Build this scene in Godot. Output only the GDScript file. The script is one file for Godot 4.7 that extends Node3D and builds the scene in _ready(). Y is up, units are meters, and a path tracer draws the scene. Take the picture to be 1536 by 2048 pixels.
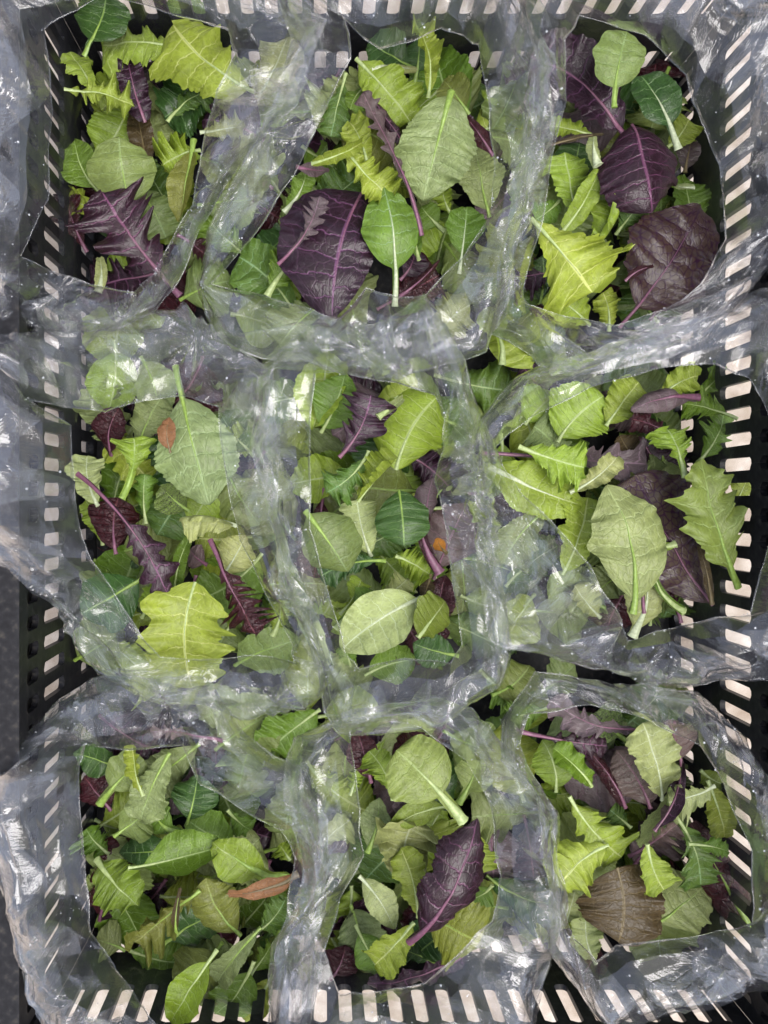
extends Node3D
# A black slatted crate seen from above, holding nine open clear bags of mixed salad leaves.
# Metres, y up. The crate floor is y = 0; the lens hangs LENS_H above it.
const LENS_H := 0.55
const FOCAL := 1687.0
const NADIR := Vector2(640, 1000)
var rng := RandomNumberGenerator.new()
var wob := FastNoiseLite.new()
var wob2 := FastNoiseLite.new()
var looks := {}
var stalks := {}
var film: StandardMaterial3D
var taken := {}

func _ready() -> void:
	rng.seed = 4711
	var cam := Camera3D.new()
	cam.name = "camera"
	cam.projection = Camera3D.PROJECTION_FRUSTUM
	cam.keep_aspect = Camera3D.KEEP_HEIGHT
	cam.near = 0.02
	cam.far = 30.0
	cam.size = cam.near * 2048.0 / FOCAL
	cam.frustum_offset = Vector2((768.0 - NADIR.x) / FOCAL, -(1024.0 - NADIR.y) / FOCAL) * cam.near
	add_child(cam)
	cam.position = Vector3(0, LENS_H, 0)
	cam.rotation_degrees = Vector3(-90, 0, 0)
	var we := WorldEnvironment.new()
	we.name = "world_environment"
	var env := Environment.new()
	env.background_mode = Environment.BG_SKY
	env.tonemap_mode = Environment.TONE_MAPPER_LINEAR
	env.tonemap_exposure = 2.65
	env.sdfgi_enabled = true
	env.ssao_enabled = true
	env.ssil_enabled = true
	var sm := ProceduralSkyMaterial.new()
	sm.sky_top_color = Color(0.52, 0.55, 0.625)
	sm.sky_horizon_color = Color(0.755, 0.78, 0.84)
	sm.ground_horizon_color = Color(0.5, 0.5, 0.5)
	sm.ground_bottom_color = Color(0.35, 0.35, 0.35)
	var sky := Sky.new()
	sky.sky_material = sm
	env.sky = sky
	we.environment = env
	add_child(we)
	var sun := DirectionalLight3D.new()
	sun.name = "sun"
	sun.light_energy = 0.5
	sun.light_color = Color(1.0, 0.985, 0.975)
	sun.light_angular_distance = 46.0
	sun.shadow_enabled = true
	add_child(sun)
	sun.look_at_from_position(Vector3(0.28, 1.0, 0.21), Vector3.ZERO, Vector3.UP)

	wob.seed = 11
	wob.noise_type = FastNoiseLite.TYPE_SIMPLEX
	wob.frequency = 1.0
	wob.fractal_type = FastNoiseLite.FRACTAL_NONE
	wob2.seed = 29
	wob2.noise_type = FastNoiseLite.TYPE_SIMPLEX
	wob2.frequency = 1.0
	wob2.fractal_octaves = 3
	make_materials()
	make_ground()
	make_crate()
	make_bags()
	make_leaves()

# ---------------------------------------------------------------- naming
func numbered(called: String) -> String:
	var n: int = taken.get(called, 0)
	taken[called] = n + 1
	return called if n == 0 else "%s_%03d" % [called, n]

func tag(o: Node, label: String, category: String, group := "") -> void:
	o.set_meta("label", label)
	o.set_meta("category", category)
	if group != "":
		o.set_meta("group", group)

func part(called: String, mesh: Mesh, mat: Material, parent: Node, at := Vector3.ZERO) -> MeshInstance3D:
	var m := MeshInstance3D.new()
	m.name = called
	m.mesh = mesh
	m.material_override = mat
	m.position = at
	m.cast_shadow = GeometryInstance3D.SHADOW_CASTING_SETTING_ON
	parent.add_child(m, true)
	return m

# the place that lies at height h and shows at this spot of a 1536 x 2048 view from the lens
func spot(p: Vector2, h: float) -> Vector3:
	var k := (LENS_H - h) / FOCAL
	return Vector3((p.x - NADIR.x) * k, h, (p.y - NADIR.y) * k)

# ---------------------------------------------------------------- mesh helpers
func grid_mesh(pts: PackedVector3Array, rows: int, cols: int, closed := false, uvs := PackedVector2Array(), cols_rgb := PackedColorArray()) -> ArrayMesh:
	# rows run along i, cols along j; point = i * cols + j; front side is (dj x di)
	var nrm := PackedVector3Array()
	nrm.resize(pts.size())
	var idx := PackedInt32Array()
	var last := rows if closed else rows - 1
	for i in last:
		var i2 := (i + 1) % rows
		for j in cols - 1:
			var a := i * cols + j
			var b := i2 * cols + j
			var c := b + 1
			var d := a + 1
			var n1 := (pts[c] - pts[a]).cross(pts[b] - pts[a])
			var n2 := (pts[d] - pts[a]).cross(pts[c] - pts[a])
			nrm[a] += n1 + n2
			nrm[b] += n1
			nrm[c] += n1 + n2
			nrm[d] += n2
			idx.append_array([a, b, c, a, c, d])
	for i in nrm.size():
		var n := nrm[i]
		nrm[i] = n.normalized() if n.length_squared() > 1e-24 else Vector3.UP
	var arr := []
	arr.resize(Mesh.ARRAY_MAX)
	arr[Mesh.ARRAY_VERTEX] = pts
	arr[Mesh.ARRAY_NORMAL] = nrm
	if uvs.size():
		arr[Mesh.ARRAY_TEX_UV] = uvs
	if cols_rgb.size():
		arr[Mesh.ARRAY_COLOR] = cols_rgb
	arr[Mesh.ARRAY_INDEX] = idx
	var m := ArrayMesh.new()
	m.add_surface_from_arrays(Mesh.PRIMITIVE_TRIANGLES, arr)
	return m

func tube_mesh(path: PackedVector3Array, radii: PackedFloat32Array, sides := 7, flat := 1.0, ups := PackedVector3Array()) -> ArrayMesh:
	var pts := PackedVector3Array()
	var n := path.size()
	for i in n:
		var t := (path[mini(i + 1, n - 1)] - path[maxi(i - 1, 0)]).normalized()
		var u := ups[i] if ups.size() else Vector3.UP
		var s := t.cross(u).normalized()
		u = s.cross(t)
		for j in sides + 1:
			var a := -TAU * j / sides
			pts.append(path[i] + (s * cos(a) + u * (sin(a) * flat)) * radii[i])
	# cut end: close the first ring onto its centre
	var full := PackedVector3Array()
	for j in sides + 1:
		full.append(path[0])
	for j in sides + 1:
		full.append(path[0] + (pts[j] - path[0]) * 0.8)
	full.append_array(pts)
	return grid_mesh(full, n + 2, sides + 1)

func prism(outline: PackedVector2Array, depth: float) -> ArrayMesh:
	# outline in x (across) and y (up), extruded along z from 0 to depth
	var st := SurfaceTool.new()
	st.begin(Mesh.PRIMITIVE_TRIANGLES)
	st.set_smooth_group(-1)
	var tri := Geometry2D.triangulate_polygon(outline)
	for k in range(0, tri.size(), 3):
		var p := [outline[tri[k]], outline[tri[k + 1]], outline[tri[k + 2]]]
		if (p[1] - p[0]).cross(p[2] - p[0]) < 0:
			p = [p[0], p[2], p[1]]
		for q in [p[0], p[2], p[1]]:
			st.add_vertex(Vector3(q.x, q.y, depth))
		for q in p:
			st.add_vertex(Vector3(q.x, q.y, 0))
	var n := outline.size()
	var ccw := not Geometry2D.is_polygon_clockwise(outline)
	for k in n:
		var a := outline[k]
		var b := outline[(k + 1) % n]
		if not ccw:
			var c := a
			a = b
			b = c
		var v := [Vector3(a.x, a.y, 0), Vector3(b.x, b.y, 0), Vector3(b.x, b.y, depth), Vector3(a.x, a.y, depth)]
		for w in [0, 2, 1, 0, 3, 2]:
			st.add_vertex(v[w])
	st.generate_normals()
	return st.commit()

func box(size: Vector3, bevel := 0.0008) -> ArrayMesh:
	# a box with chamfered long edges, centred
	var w := size.x / 2
	var h := size.y / 2
	var b := minf(bevel, minf(w, h) * 0.5)
	var o := PackedVector2Array([Vector2(-w + b, -h), Vector2(w - b, -h), Vector2(w, -h + b), Vector2(w, h - b), Vector2(w - b, h), Vector2(-w + b, h), Vector2(-w, h - b), Vector2(-w, -h + b)])
	var st := SurfaceTool.new()
	st.append_from(prism(o, size.z), 0, Transform3D(Basis(), Vector3(0, 0, -size.z / 2)))
	return st.commit()

# ---------------------------------------------------------------- materials
func lin(r: float, g: float, b: float) -> Color:
	return Color(r, g, b).linear_to_srgb()

func make_materials() -> void:
	# look: blade, vein, stalk, network strength, how much the cells between veins are puckered, how much light passes
	look("lime", Color(0.33, 0.43, 0.055), Color(0.60, 0.68, 0.24), "pale", 0.25, 0.35, 0.42)
	look("lettuce", Color(0.28, 0.40, 0.042), Color(0.45, 0.56, 0.22), "pale", 0.3, 0.4, 0.4)
	look("pale", Color(0.40, 0.45, 0.17), Color(0.58, 0.64, 0.38), "white", 0.3, 0.4, 0.36)
	look("green", Color(0.125, 0.220, 0.022), Color(0.27, 0.40, 0.13), "pale", 0.35, 0.4, 0.3)
	look("teal", Color(0.095, 0.168, 0.026), Color(0.20, 0.33, 0.15), "pale", 0.35, 0.4, 0.25)
	look("dark", Color(0.038, 0.090, 0.019), Color(0.17, 0.28, 0.10), "fresh", 0.2, 0.25, 0.15)
	look("under", Color(0.25, 0.31, 0.115), Color(0.34, 0.43, 0.19), "fresh", 0.45, 0.7, 0.3)
	look("sage", Color(0.205, 0.270, 0.075), Color(0.27, 0.36, 0.15), "fresh", 0.4, 0.35, 0.28)
	look("olive", Color(0.18, 0.215, 0.04), Color(0.30, 0.36, 0.12), "fresh", 0.4, 0.5, 0.3)
	look("purple", Color(0.027, 0.011, 0.019), Color(0.17, 0.065, 0.14), "pink", 0.3, 0.4, 0.12)
	look("maroon", Color(0.052, 0.012, 0.017), Color(0.15, 0.05, 0.06), "pink", -0.75, 1.0, 0.14)
	look("mauve", Color(0.125, 0.088, 0.090), Color(0.26, 0.16, 0.20), "pink", 0.35, 0.4, 0.22)
	look("bronze", Color(0.075, 0.052, 0.022), Color(0.17, 0.13, 0.06), "bronze", 0.45, 0.5, 0.2)
	look("netted", Color(0.085, 0.068, 0.046), Color(0.034, 0.008, 0.036), "bronze", 1.0, 0.6, 0.16)
	look("veined", Color(0.17, 0.25, 0.06), Color(0.030, 0.030, 0.020), "fresh", 1.0, 1.0, 0.2)
	look("brown", Color(0.25, 0.125, 0.055), Color(0.36, 0.17, 0.08), "bronze", 0.4, 0.3, 0.3)
	look("amber", Color(0.48, 0.20, 0.03), Color(0.55, 0.30, 0.08), "bronze", 0.3, 0.3, 0.35)
	stalk("pale", Color(0.48, 0.58, 0.25))
	stalk("white", Color(0.62, 0.68, 0.46))
	stalk("fresh", Color(0.31, 0.45, 0.09))
	stalk("pink", Color(0.25, 0.10, 0.17))
	stalk("bronze", Color(0.20, 0.15, 0.075))

	film = StandardMaterial3D.new()
	film.resource_name = "clear film"
	film.albedo_color = Color(0.90, 0.92, 1.0, 0.010)
	film.transparency = BaseMaterial3D.TRANSPARENCY_ALPHA
	film.roughness = 0.07
	film.metallic_specular = 0.5
	film.cull_mode = BaseMaterial3D.CULL_DISABLED
	film.heightmap_enabled = true
	film.heightmap_texture = crinkle_texture()
	film.heightmap_scale = 0.03

func stalk(called: String, c: Color) -> void:
	var m := StandardMaterial3D.new()
	m.resource_name = called + " stalk"
	m.albedo_color = c.linear_to_srgb()
	m.roughness = 0.38
	m.backlight_enabled = true
	m.backlight = Color(0.25, 0.28, 0.18)
	m.subsurf_scatter_enabled = false
	var n := NoiseTexture2D.new()
	n.width = 128
	n.height = 128
	n.seamless = true
	var f := FastNoiseLite.new()
	f.frequency = 0.05
	f.seed = 5
	n.noise = f
	var g := Gradient.new()
	g.set_color(0, Color(0.72, 0.74, 0.70))
	g.set_color(1, Color(1, 1, 1))
	n.color_ramp = g
	m.albedo_texture = n
	m.uv1_triplanar = true
	m.uv1_scale = Vector3(60, 60, 60)
	stalks[called] = m

# One sheet per look: u runs across the leaf (0.5 is the midrib), v along it with 16 side veins.
func look(called: String, blade: Color, vein: Color, stalk_kind: String, net: float, savoy: float, passes: float) -> void:
	const W := 192
	const H := 512
	var cell := FastNoiseLite.new()
	cell.seed = hash(called) % 1000
	cell.noise_type = FastNoiseLite.TYPE_CELLULAR
	cell.cellular_return_type = FastNoiseLite.RETURN_DISTANCE2_SUB
	cell.frequency = 1.0
	cell.fractal_type = FastNoiseLite.FRACTAL_NONE
	var mot := FastNoiseLite.new()
	mot.seed = hash(called) % 777 + 3
	mot.frequency = 1.0
	mot.fractal_octaves = 4
	var col := PackedByteArray()
	var hgt := PackedByteArray()
	col.resize(W * H * 3)
	hgt.resize(W * H)
	var strength := absf(net)
	var many := 7.0 if net > 0.9 else 3.8
	var mark: float = 1.0 if net > 0.9 else (strength * 0.9)
	for y in H:
		var v := float(y) / H * 16.0
		for x in W:
			var u := (x + 0.5) / W * 2.0 - 1.0
			var au := absf(u)
			var wig := mot.get_noise_2d(u * 2.2, v * 0.7) * 0.22
			var f := v + wig + (0.5 if u < 0 else 0.0)
			var d := absf(f - roundf(f))
			var side := clampf(1.0 - d / (0.055 * (1.05 - au)  + 0.012), 0, 1)
			var c := cell.get_noise_2d(u * many + wig, v * many * 0.39 + wig) + 1.0
			var fine := clampf(1.35 - c / 0.13, 0, 1) if net > 0.9 else clampf(1.1 - c / 0.09, 0, 1)
			var c2 := cell.get_noise_2d(u * 8.5 + 40.0, v * 3.3 + wig) + 1.0
			var fine2 := clampf(1.0 - c2 / 0.11, 0, 1)
			var mid := clampf((0.035 - au) / 0.02 + 0.5, 0, 1)
			var m: float = maxf(mid * 0.9, maxf(side * 0.9, maxf(fine * 0.7, fine2 * 0.3) * mark / 0.9))
			if net > 0.9:
				m = maxf(m, maxf(fine, fine2 * 0.3) * 0.97)
			elif net < 0:
				m = maxf(side * 0.45, mid)
			var n := mot.get_noise_2d(u * 6.0 + 9.0, v * 2.4)
			var n2 := mot.get_noise_2d(u * 1.4 - 30.0, v * 0.45)
			var k := 0.86 + 0.22 * n + 0.26 * n2
			if net < 0:
				k *= 1.0 - 0.6 * fine
			var spot_ := 1.0
			if n > 0.40 and n2 > 0.0:
				spot_ = lerpf(1.0, 0.66, clampf((n - 0.40) * 8.0, 0, 1))
			var r := lerpf(blade.r * k, vein.r, m) * spot_
			var g := lerpf(blade.g * k, vein.g, m) * spot_
			var b := lerpf(blade.b * k, vein.b, m) * spot_
			var at := (y * W + x) * 3
			var s := Color(minf(r, 1.0), minf(g, 1.0), minf(b, 1.0)).linear_to_srgb()
			col[at] = int(clampf(s.r, 0, 1) * 255.0)
			col[at + 1] = int(clampf(s.g, 0, 1) * 255.0)
			col[at + 2] = int(clampf(s.b, 0, 1) * 255.0)
			var hh := 0.75 - 0.4 * side - 0.45 * fine * savoy - 0.18 * fine2 + 0.12 * n
			hgt[y * W + x] = int(clampf(hh, 0, 1) * 255.0)
	var m := StandardMaterial3D.new()
	m.resource_name = called + " leaf"
	m.albedo_texture = ImageTexture.create_from_image(Image.create_from_data(W, H, false, Image.FORMAT_RGB8, col))
	m.vertex_color_use_as_albedo = true
	m.roughness = 0.28 if called in ["purple", "maroon", "dark", "netted"] else 0.36
	m.metallic_specular = 0.42
	m.cull_mode = BaseMaterial3D.CULL_DISABLED
	m.heightmap_enabled = true
	m.heightmap_texture = ImageTexture.create_from_image(Image.create_from_data(W, H, false, Image.FORMAT_L8, hgt))
	m.heightmap_scale = 0.045 + 0.05 * savoy if net < 0.9 else 0.03
	m.backlight_enabled = true
	m.backlight = Color(1.0, 1.0, 0.75) * passes * 1.6
	looks[called] = {"mat": m, "stalk": stalk_kind, "savoy": savoy}

func crinkle_texture() -> ImageTexture:
	# fine creases of handled film: hair-thin folds in two sizes, drawn out along the film, tiled every 0.12 m
	const S := 512
	var maps: Array[PackedByteArray] = []
	for k in 3:
		var a := FastNoiseLite.new()
		a.seed = 91 + k
		if k < 2:
			a.noise_type = FastNoiseLite.TYPE_CELLULAR
			a.cellular_return_type = FastNoiseLite.RETURN_DISTANCE2_SUB
			a.frequency = [0.016, 0.04][k]
		else:
			a.frequency = 0.03
		a.domain_warp_enabled = k < 2
		a.domain_warp_amplitude = 18.0
		a.domain_warp_frequency = 0.01
		var im := a.get_seamless_image(S, S, false, false, 0.1, false)
		maps.append(im.get_data())
	var out := PackedByteArray()
	out.resize(S * S)
	for y in S:
		for x in S:
			var c0 := clampf(maps[0][y * S + x] / 255.0, 0, 1)
			var c1 := clampf(maps[1][y * S + (x * 2) % S] / 255.0, 0, 1)
			var c2 := maps[2][y * S + x] / 255.0
			var p := 0.5 * minf(1.0, c0 * 3.0) + 0.3 * minf(1.0, c1 * 3.0) + 0.35 * c2
			out[y * S + x] = int(clampf(p, 0, 1) * 255.0)
	return ImageTexture.create_from_image(Image.create_from_data(S, S, false, Image.FORMAT_L8, out))

# ---------------------------------------------------------------- ground and crate
func make_ground() -> void:
	var pm := PlaneMesh.new()
	pm.size = Vector2(6, 6)
	var m := StandardMaterial3D.new()
	m.resource_name = "pale paving"
	m.roughness = 0.9
	m.albedo_texture = noise_texture(3, 0.02, Color(0.66, 0.60, 0.54), Color(0.90, 0.87, 0.84))
	m.uv1_triplanar = true
	m.uv1_scale = Vector3(8, 8, 8)
	m.detail_enabled = true
	m.detail_albedo = noise_texture(8, 0.2, Color(0.8, 0.78, 0.76), Color(1, 1, 1))
	m.detail_blend_mode = BaseMaterial3D.BLEND_MODE_MUL
	m.uv2_triplanar = true
	m.uv2_scale = Vector3(30, 30, 30)
	m.detail_uv_layer = BaseMaterial3D.DETAIL_UV_2
	var g := part("ground", pm, m, self, Vector3(0, -0.006, 0))
	g.set_meta("kind", "structure")
	g.set_meta("label", "pale beige paving seen through the slots of the crate")
	g.set_meta("category", "ground")

func noise_texture(s: int, freq: float, lo: Color, hi: Color) -> NoiseTexture2D:
	var n := NoiseTexture2D.new()
	n.width = 256
	n.height = 256
	n.seamless = true
	var f := FastNoiseLite.new()
	f.seed = s
	f.frequency = freq
	f.fractal_octaves = 4
	n.noise = f
	var g := Gradient.new()
	g.set_color(0, lo)
	g.set_color(1, hi)
	n.color_ramp = g
	return n

func make_crate() -> void:
	const XL := -0.1455
	const XR := 0.2275
	const ZT := -0.2735
	const ZB := 0.2755
	const TOP := 0.142
	const THICK := 0.0032
	const PITCH := 0.0136
	var m := StandardMaterial3D.new()
	m.resource_name = "black crate plastic"
	# black moulding with dried soil and scuffs in specks
	var grime := noise_texture(21, 0.045, lin(0.009, 0.009, 0.011), lin(0.05, 0.045, 0.04))
	grime.color_ramp.add_point(0.62, lin(0.018, 0.018, 0.021))
	grime.color_ramp.add_point(0.74, lin(0.026, 0.025, 0.026))
	m.albedo_texture = grime
	m.uv1_triplanar = true
	m.uv1_scale = Vector3(14, 14, 14)
	m.roughness = 0.45
	m.metallic_specular = 0.27
	m.roughness_texture = noise_texture(22, 0.02, Color(0.75, 0.75, 0.75), Color(1, 1, 1))
	var crate := Node3D.new()
	crate.name = "plastic_crate"
	add_child(crate)
	tag(crate, "black plastic crate with slotted walls holding nine bags of salad", "crate")
	part("floor_panel", box(Vector3(XR - XL + 0.0064, 0.004, ZB - ZT + 0.0064)), m, crate, Vector3((XL + XR) / 2, -0.002, (ZT + ZB) / 2))
	# a slat: full height, narrow beside each slot, as wide as the pitch between the slots
	var tiers := [[0.008, 0.036], [0.070, 0.105], [0.114, 0.131]]
	var edge := PackedVector2Array()
	var wide := PITCH / 2 - 0.00002
	const R := 0.0028
	edge.append(Vector2(wide, 0))
	for t in tiers:
		edge.append(Vector2(wide, t[0]))
		for k in 5:
			var a := PI / 2 * k / 4
			edge.append(Vector2(0.0031 + R * (1 - sin(a)), t[0] + R * (1 - cos(a))))
		for k in 5:
			var a := PI / 2 * (4 - k) / 4
			edge.append(Vector2(0.0031 + R * (1 - sin(a)), t[1] - R * (1 - cos(a))))
		edge.append(Vector2(wide, t[1]))
	edge.append(Vector2(wide, TOP - 0.004))
	var outline := edge.duplicate()
	for k in range(edge.size() - 1, -1, -1):
		outline.append(Vector2(-edge[k].x, edge[k].y))
	var slat := prism(outline, THICK)
	for side in 4:
		var a: Vector3
		var b: Vector3
		match side:
			0:
				a = Vector3(XL, 0, ZB)
				b = Vector3(XL, 0, ZT)
			1:
				a = Vector3(XR, 0, ZT)
				b = Vector3(XR, 0, ZB)
			2:
				a = Vector3(XL, 0, ZT)
				b = Vector3(XR, 0, ZT)
			3:
				a = Vector3(XR, 0, ZB)
				b = Vector3(XL, 0, ZB)
		var along := (b - a).normalized()
		var out := along.cross(Vector3.UP) * -1.0
		# outward is away from the middle of the crate
		var mid := Vector3((XL + XR) / 2, 0, (ZT + ZB) / 2)
		if out.dot((a + b) / 2 - mid) < 0:
			out = -out
		var length := a.distance_to(b)
		var n := int(length / PITCH) - 1
		var start := (length - n * PITCH) / 2
		var turn := Basis(along, Vector3.UP, out)
		if turn.determinant() < 0:
			turn = Basis(-along, Vector3.UP, out)
		for k in n:
			var s := part("slat", slat, m, crate, a + along * (start + PITCH * (k + 0.5)))
			s.basis = turn
		# solid ends next to the corner
		for e in 2:
			var post := part("corner_post", box(Vector3(start - 0.0001, TOP - 0.004, THICK)), m, crate)
			post.basis = turn
			post.position = a + along * (start / 2 if e == 0 else length - start / 2) + Vector3.UP * (TOP / 2 - 0.002) + out * THICK / 2
		# the rim: a flat ledge with a skirt hanging outside
		var reach := length + 0.0208
		var ledge := part("rim", box(Vector3(reach if side > 1 else length, 0.004, 0.0104)), m, crate)
		ledge.basis = turn
		ledge.position = (a + b) / 2 + Vector3.UP * (TOP - 0.002) + out * 0.0052
		var skirt := part("rim_skirt", box(Vector3((reach if side > 1 else length) - 0.0002, 0.034, 0.002)), m, crate)
		skirt.basis = turn
		skirt.position = (a + b) / 2 + Vector3.UP * (TOP - 0.0212) + out * 0.0092
		# the ribs that run round the outside between the tiers of slots
		for y in [0.003, 0.053, 0.109]:
			var rib := part("rib", box(Vector3(length, 0.004, 0.0026)), m, crate)
			rib.basis = turn
			rib.position = (a + b) / 2 + Vector3.UP * y + out * (THICK + 0.0013)

# ---------------------------------------------------------------- bags
# Each bag: pairs of spots round its mouth (fold of the film outside, free edge inside), and how high they stand.
func V(ox: float, oy: float, ix: float, iy: float, oh := 0.126, ih := 0.134) -> Array:
	return [Vector2(ix, iy) + Vector2(ox - ix, oy - iy) * 1.12, Vector2(ix, iy), oh, ih]

func make_bags() -> void:
	bag("top left", "clear plastic bag of salad in the top left corner of the crate", 1, [
		V(-60, -60, 90, 60, .148, .140), V(200, -60, 200, -10, .148, .14), V(420, -60, 455, 60, .148, .14), V(640, 40, 470, 110), V(590, 170, 430, 180), V(530, 250, 415, 240), V(470, 330, 400, 330), V(420, 420, 385, 410),
		V(370, 520, 330, 500), V(310, 620, 310, 545), V(230, 655, 270, 582), V(120, 650, 180, 570), V(20, 640, 110, 545), V(-50, 560, 40, 515, .148, .14), V(-60, 400, 95, 400, .15, .14), V(-60, 200, 105, 220, .15, .14)])
	bag("top middle", "clear plastic bag around the big purple leaf, in the middle of the top row", 2, [
		V(560, -50, 690, 40, .148, .14), V(760, -60, 760, 100, .148, .14), V(900, -60, 880, 60, .148, .14), V(1000, -30, 955, 90, .148, .14), V(1080, 120, 975, 200), V(1090, 280, 990, 330), V(1060, 420, 985, 420), V(1010, 560, 930, 510),
		V(960, 690, 850, 590), V(800, 740, 790, 590), V(660, 720, 735, 575), V(540, 710, 680, 640), V(440, 660, 560, 600), V(395, 570, 425, 568), V(425, 465, 500, 480), V(490, 350, 590, 350), V(550, 230, 640, 240), V(600, 90, 700, 120)])
	bag("top right", "clear plastic bag in the top right corner, its film over the bright wall slots", 3, [
		V(1040, -50, 1160, 30, .148, .14), V(1250, -50, 1290, 70, .148, .14), V(1420, -50, 1370, 150, .148, .14), V(1570, 30, 1400, 240, .15, .14), V(1590, 250, 1440, 330, .15, .14), V(1590, 430, 1450, 480, .15, .14), V(1540, 480, 1400, 570), V(1480, 580, 1330, 620),
		V(1380, 680, 1230, 650), V(1240, 720, 1130, 635), V(1100, 740, 1060, 610), V(990, 660, 1045, 590), V(1000, 540, 1060, 530), V(1030, 420, 1090, 420), V(1050, 300, 1110, 280), V(1080, 150, 1135, 200), V(1050, 40, 1130, 80)])
	bag("middle left", "clear plastic bag with the small brown leaf, at the left of the middle row", 4, [
		V(-50, 680, 60, 800, .15, .14), V(80, 665, 130, 815), V(220, 655, 210, 828), V(360, 640, 290, 800), V(450, 700, 370, 795), V(530, 745, 440, 815), V(545, 880, 445, 930), V(550, 1030, 480, 1080), V(600, 1180, 530, 1190),
		V(660, 1330, 585, 1290), V(640, 1390, 590, 1325), V(480, 1420, 490, 1310), V(330, 1400, 400, 1320), V(210, 1340, 320, 1315), V(100, 1200, 260, 1240), V(0, 1090, 180, 1120, .148, .14), V(-60, 1000, 150, 1000, .15, .14), V(-60, 830, 140, 850, .15, .14)])
	bag("centre", "clear plastic bag in the centre of the crate, with a tall fold on each side", 5, [
		V(530, 725, 630, 748), V(590, 680, 670, 745), V(650, 650, 740, 760), V(760, 660, 830, 780), V(850, 610, 870, 790), V(920, 740, 890, 830), V(955, 850, 885, 900), V(965, 960, 870, 960), V(985, 1080, 890, 1050),
		V(1005, 1200, 905, 1150), V(990, 1360, 925, 1290), V(880, 1440, 900, 1325), V(780, 1450, 810, 1315), V(680, 1450, 720, 1340), V(640, 1350, 690, 1310), V(590, 1200, 660, 1200), V(550, 1050, 620, 1060), V(520, 900, 620, 900)])
	bag("middle right", "clear plastic bag with the netted purple leaf, at the right of the middle row", 6, [
		V(960, 840, 990, 895), V(1040, 760, 1060, 835), V(1160, 720, 1180, 775), V(1330, 660, 1310, 740), V(1500, 600, 1430, 730), V(1590, 560, 1500, 760, .15, .14), V(1600, 800, 1545, 850, .15, .14), V(1600, 1050, 1545, 1050, .15, .14), V(1590, 1200, 1500, 1230, .15, .14),
		V(1560, 1330, 1430, 1235), V(1400, 1360, 1330, 1260), V(1250, 1345, 1255, 1280), V(1100, 1300, 1240, 1230), V(1000, 1260, 1180, 1130), V(965, 1120, 1100, 1040), V(965, 980, 1040, 985)])
	bag("bottom left", "clear plastic bag with the brown stick of a leaf, in the bottom left corner", 7, [
		V(0, 1560, 160, 1530, .146, .138), V(50, 1480, 170, 1490), V(130, 1410, 210, 1495), V(250, 1365, 290, 1500), V(400, 1365, 365, 1490), V(480, 1470, 400, 1570), V(590, 1540, 470, 1610), V(640, 1640, 560, 1660), V(650, 1760, 590, 1720),
		V(630, 1850, 575, 1830), V(620, 1960, 550, 1920), V(600, 2090, 535, 2060), V(380, 2110, 400, 2060, .148, .14), V(180, 2100, 310, 2050, .148, .14), V(80, 2000, 250, 1960, .148, .14), V(40, 1850, 180, 1860, .148, .138), V(10, 1700, 165, 1700, .148, .138)])
	bag("bottom middle", "clear plastic bag with the pointed purple leaf, in the middle of the bottom row", 8, [
		V(590, 1470, 700, 1465), V(680, 1430, 760, 1440), V(860, 1400, 840, 1455), V(950, 1440, 930, 1520), V(1040, 1530, 975, 1590), V(1110, 1630, 990, 1660), V(1115, 1780, 1000, 1750), V(1110, 1900, 985, 1840), V(1060, 2000, 920, 1900),
		V(990, 2080, 850, 1970, .148, .14), V(800, 2090, 750, 1980, .148, .14), V(640, 2080, 680, 1990), V(545, 2060, 650, 1900), V(560, 1880, 680, 1800), V(620, 1760, 728, 1710), V(590, 1620, 720, 1620)])
	bag("bottom right", "clear plastic bag with the bronze leaf, in the bottom right corner", 9, [
		V(1010, 1440, 1060, 1430), V(1080, 1350, 1180, 1410), V(1230, 1380, 1300, 1440), V(1390, 1390, 1400, 1490), V(1480, 1490, 1450, 1570), V(1560, 1640, 1500, 1700, .15, .14), V(1580, 1800, 1510, 1850, .15, .14), V(1540, 1950, 1400, 1870, .148, .14),
		V(1340, 2000, 1230, 1890), V(1220, 2060, 1190, 1920), V(1170, 2000, 1150, 1880), V(1110, 1900, 1120, 1800), V(1100, 1750, 1110, 1680), V(1080, 1600, 1060, 1560), V(1010, 1520, 1040, 1490)])

func pleat(x: float, k: float) -> float:
	return maxf(0.0, 1.0 - absf(x - floorf(x) - 0.5) * k)

func tri(x: float) -> float:
	return absf(x - floorf(x) - 0.5) * 4.0 - 1.0

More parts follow.
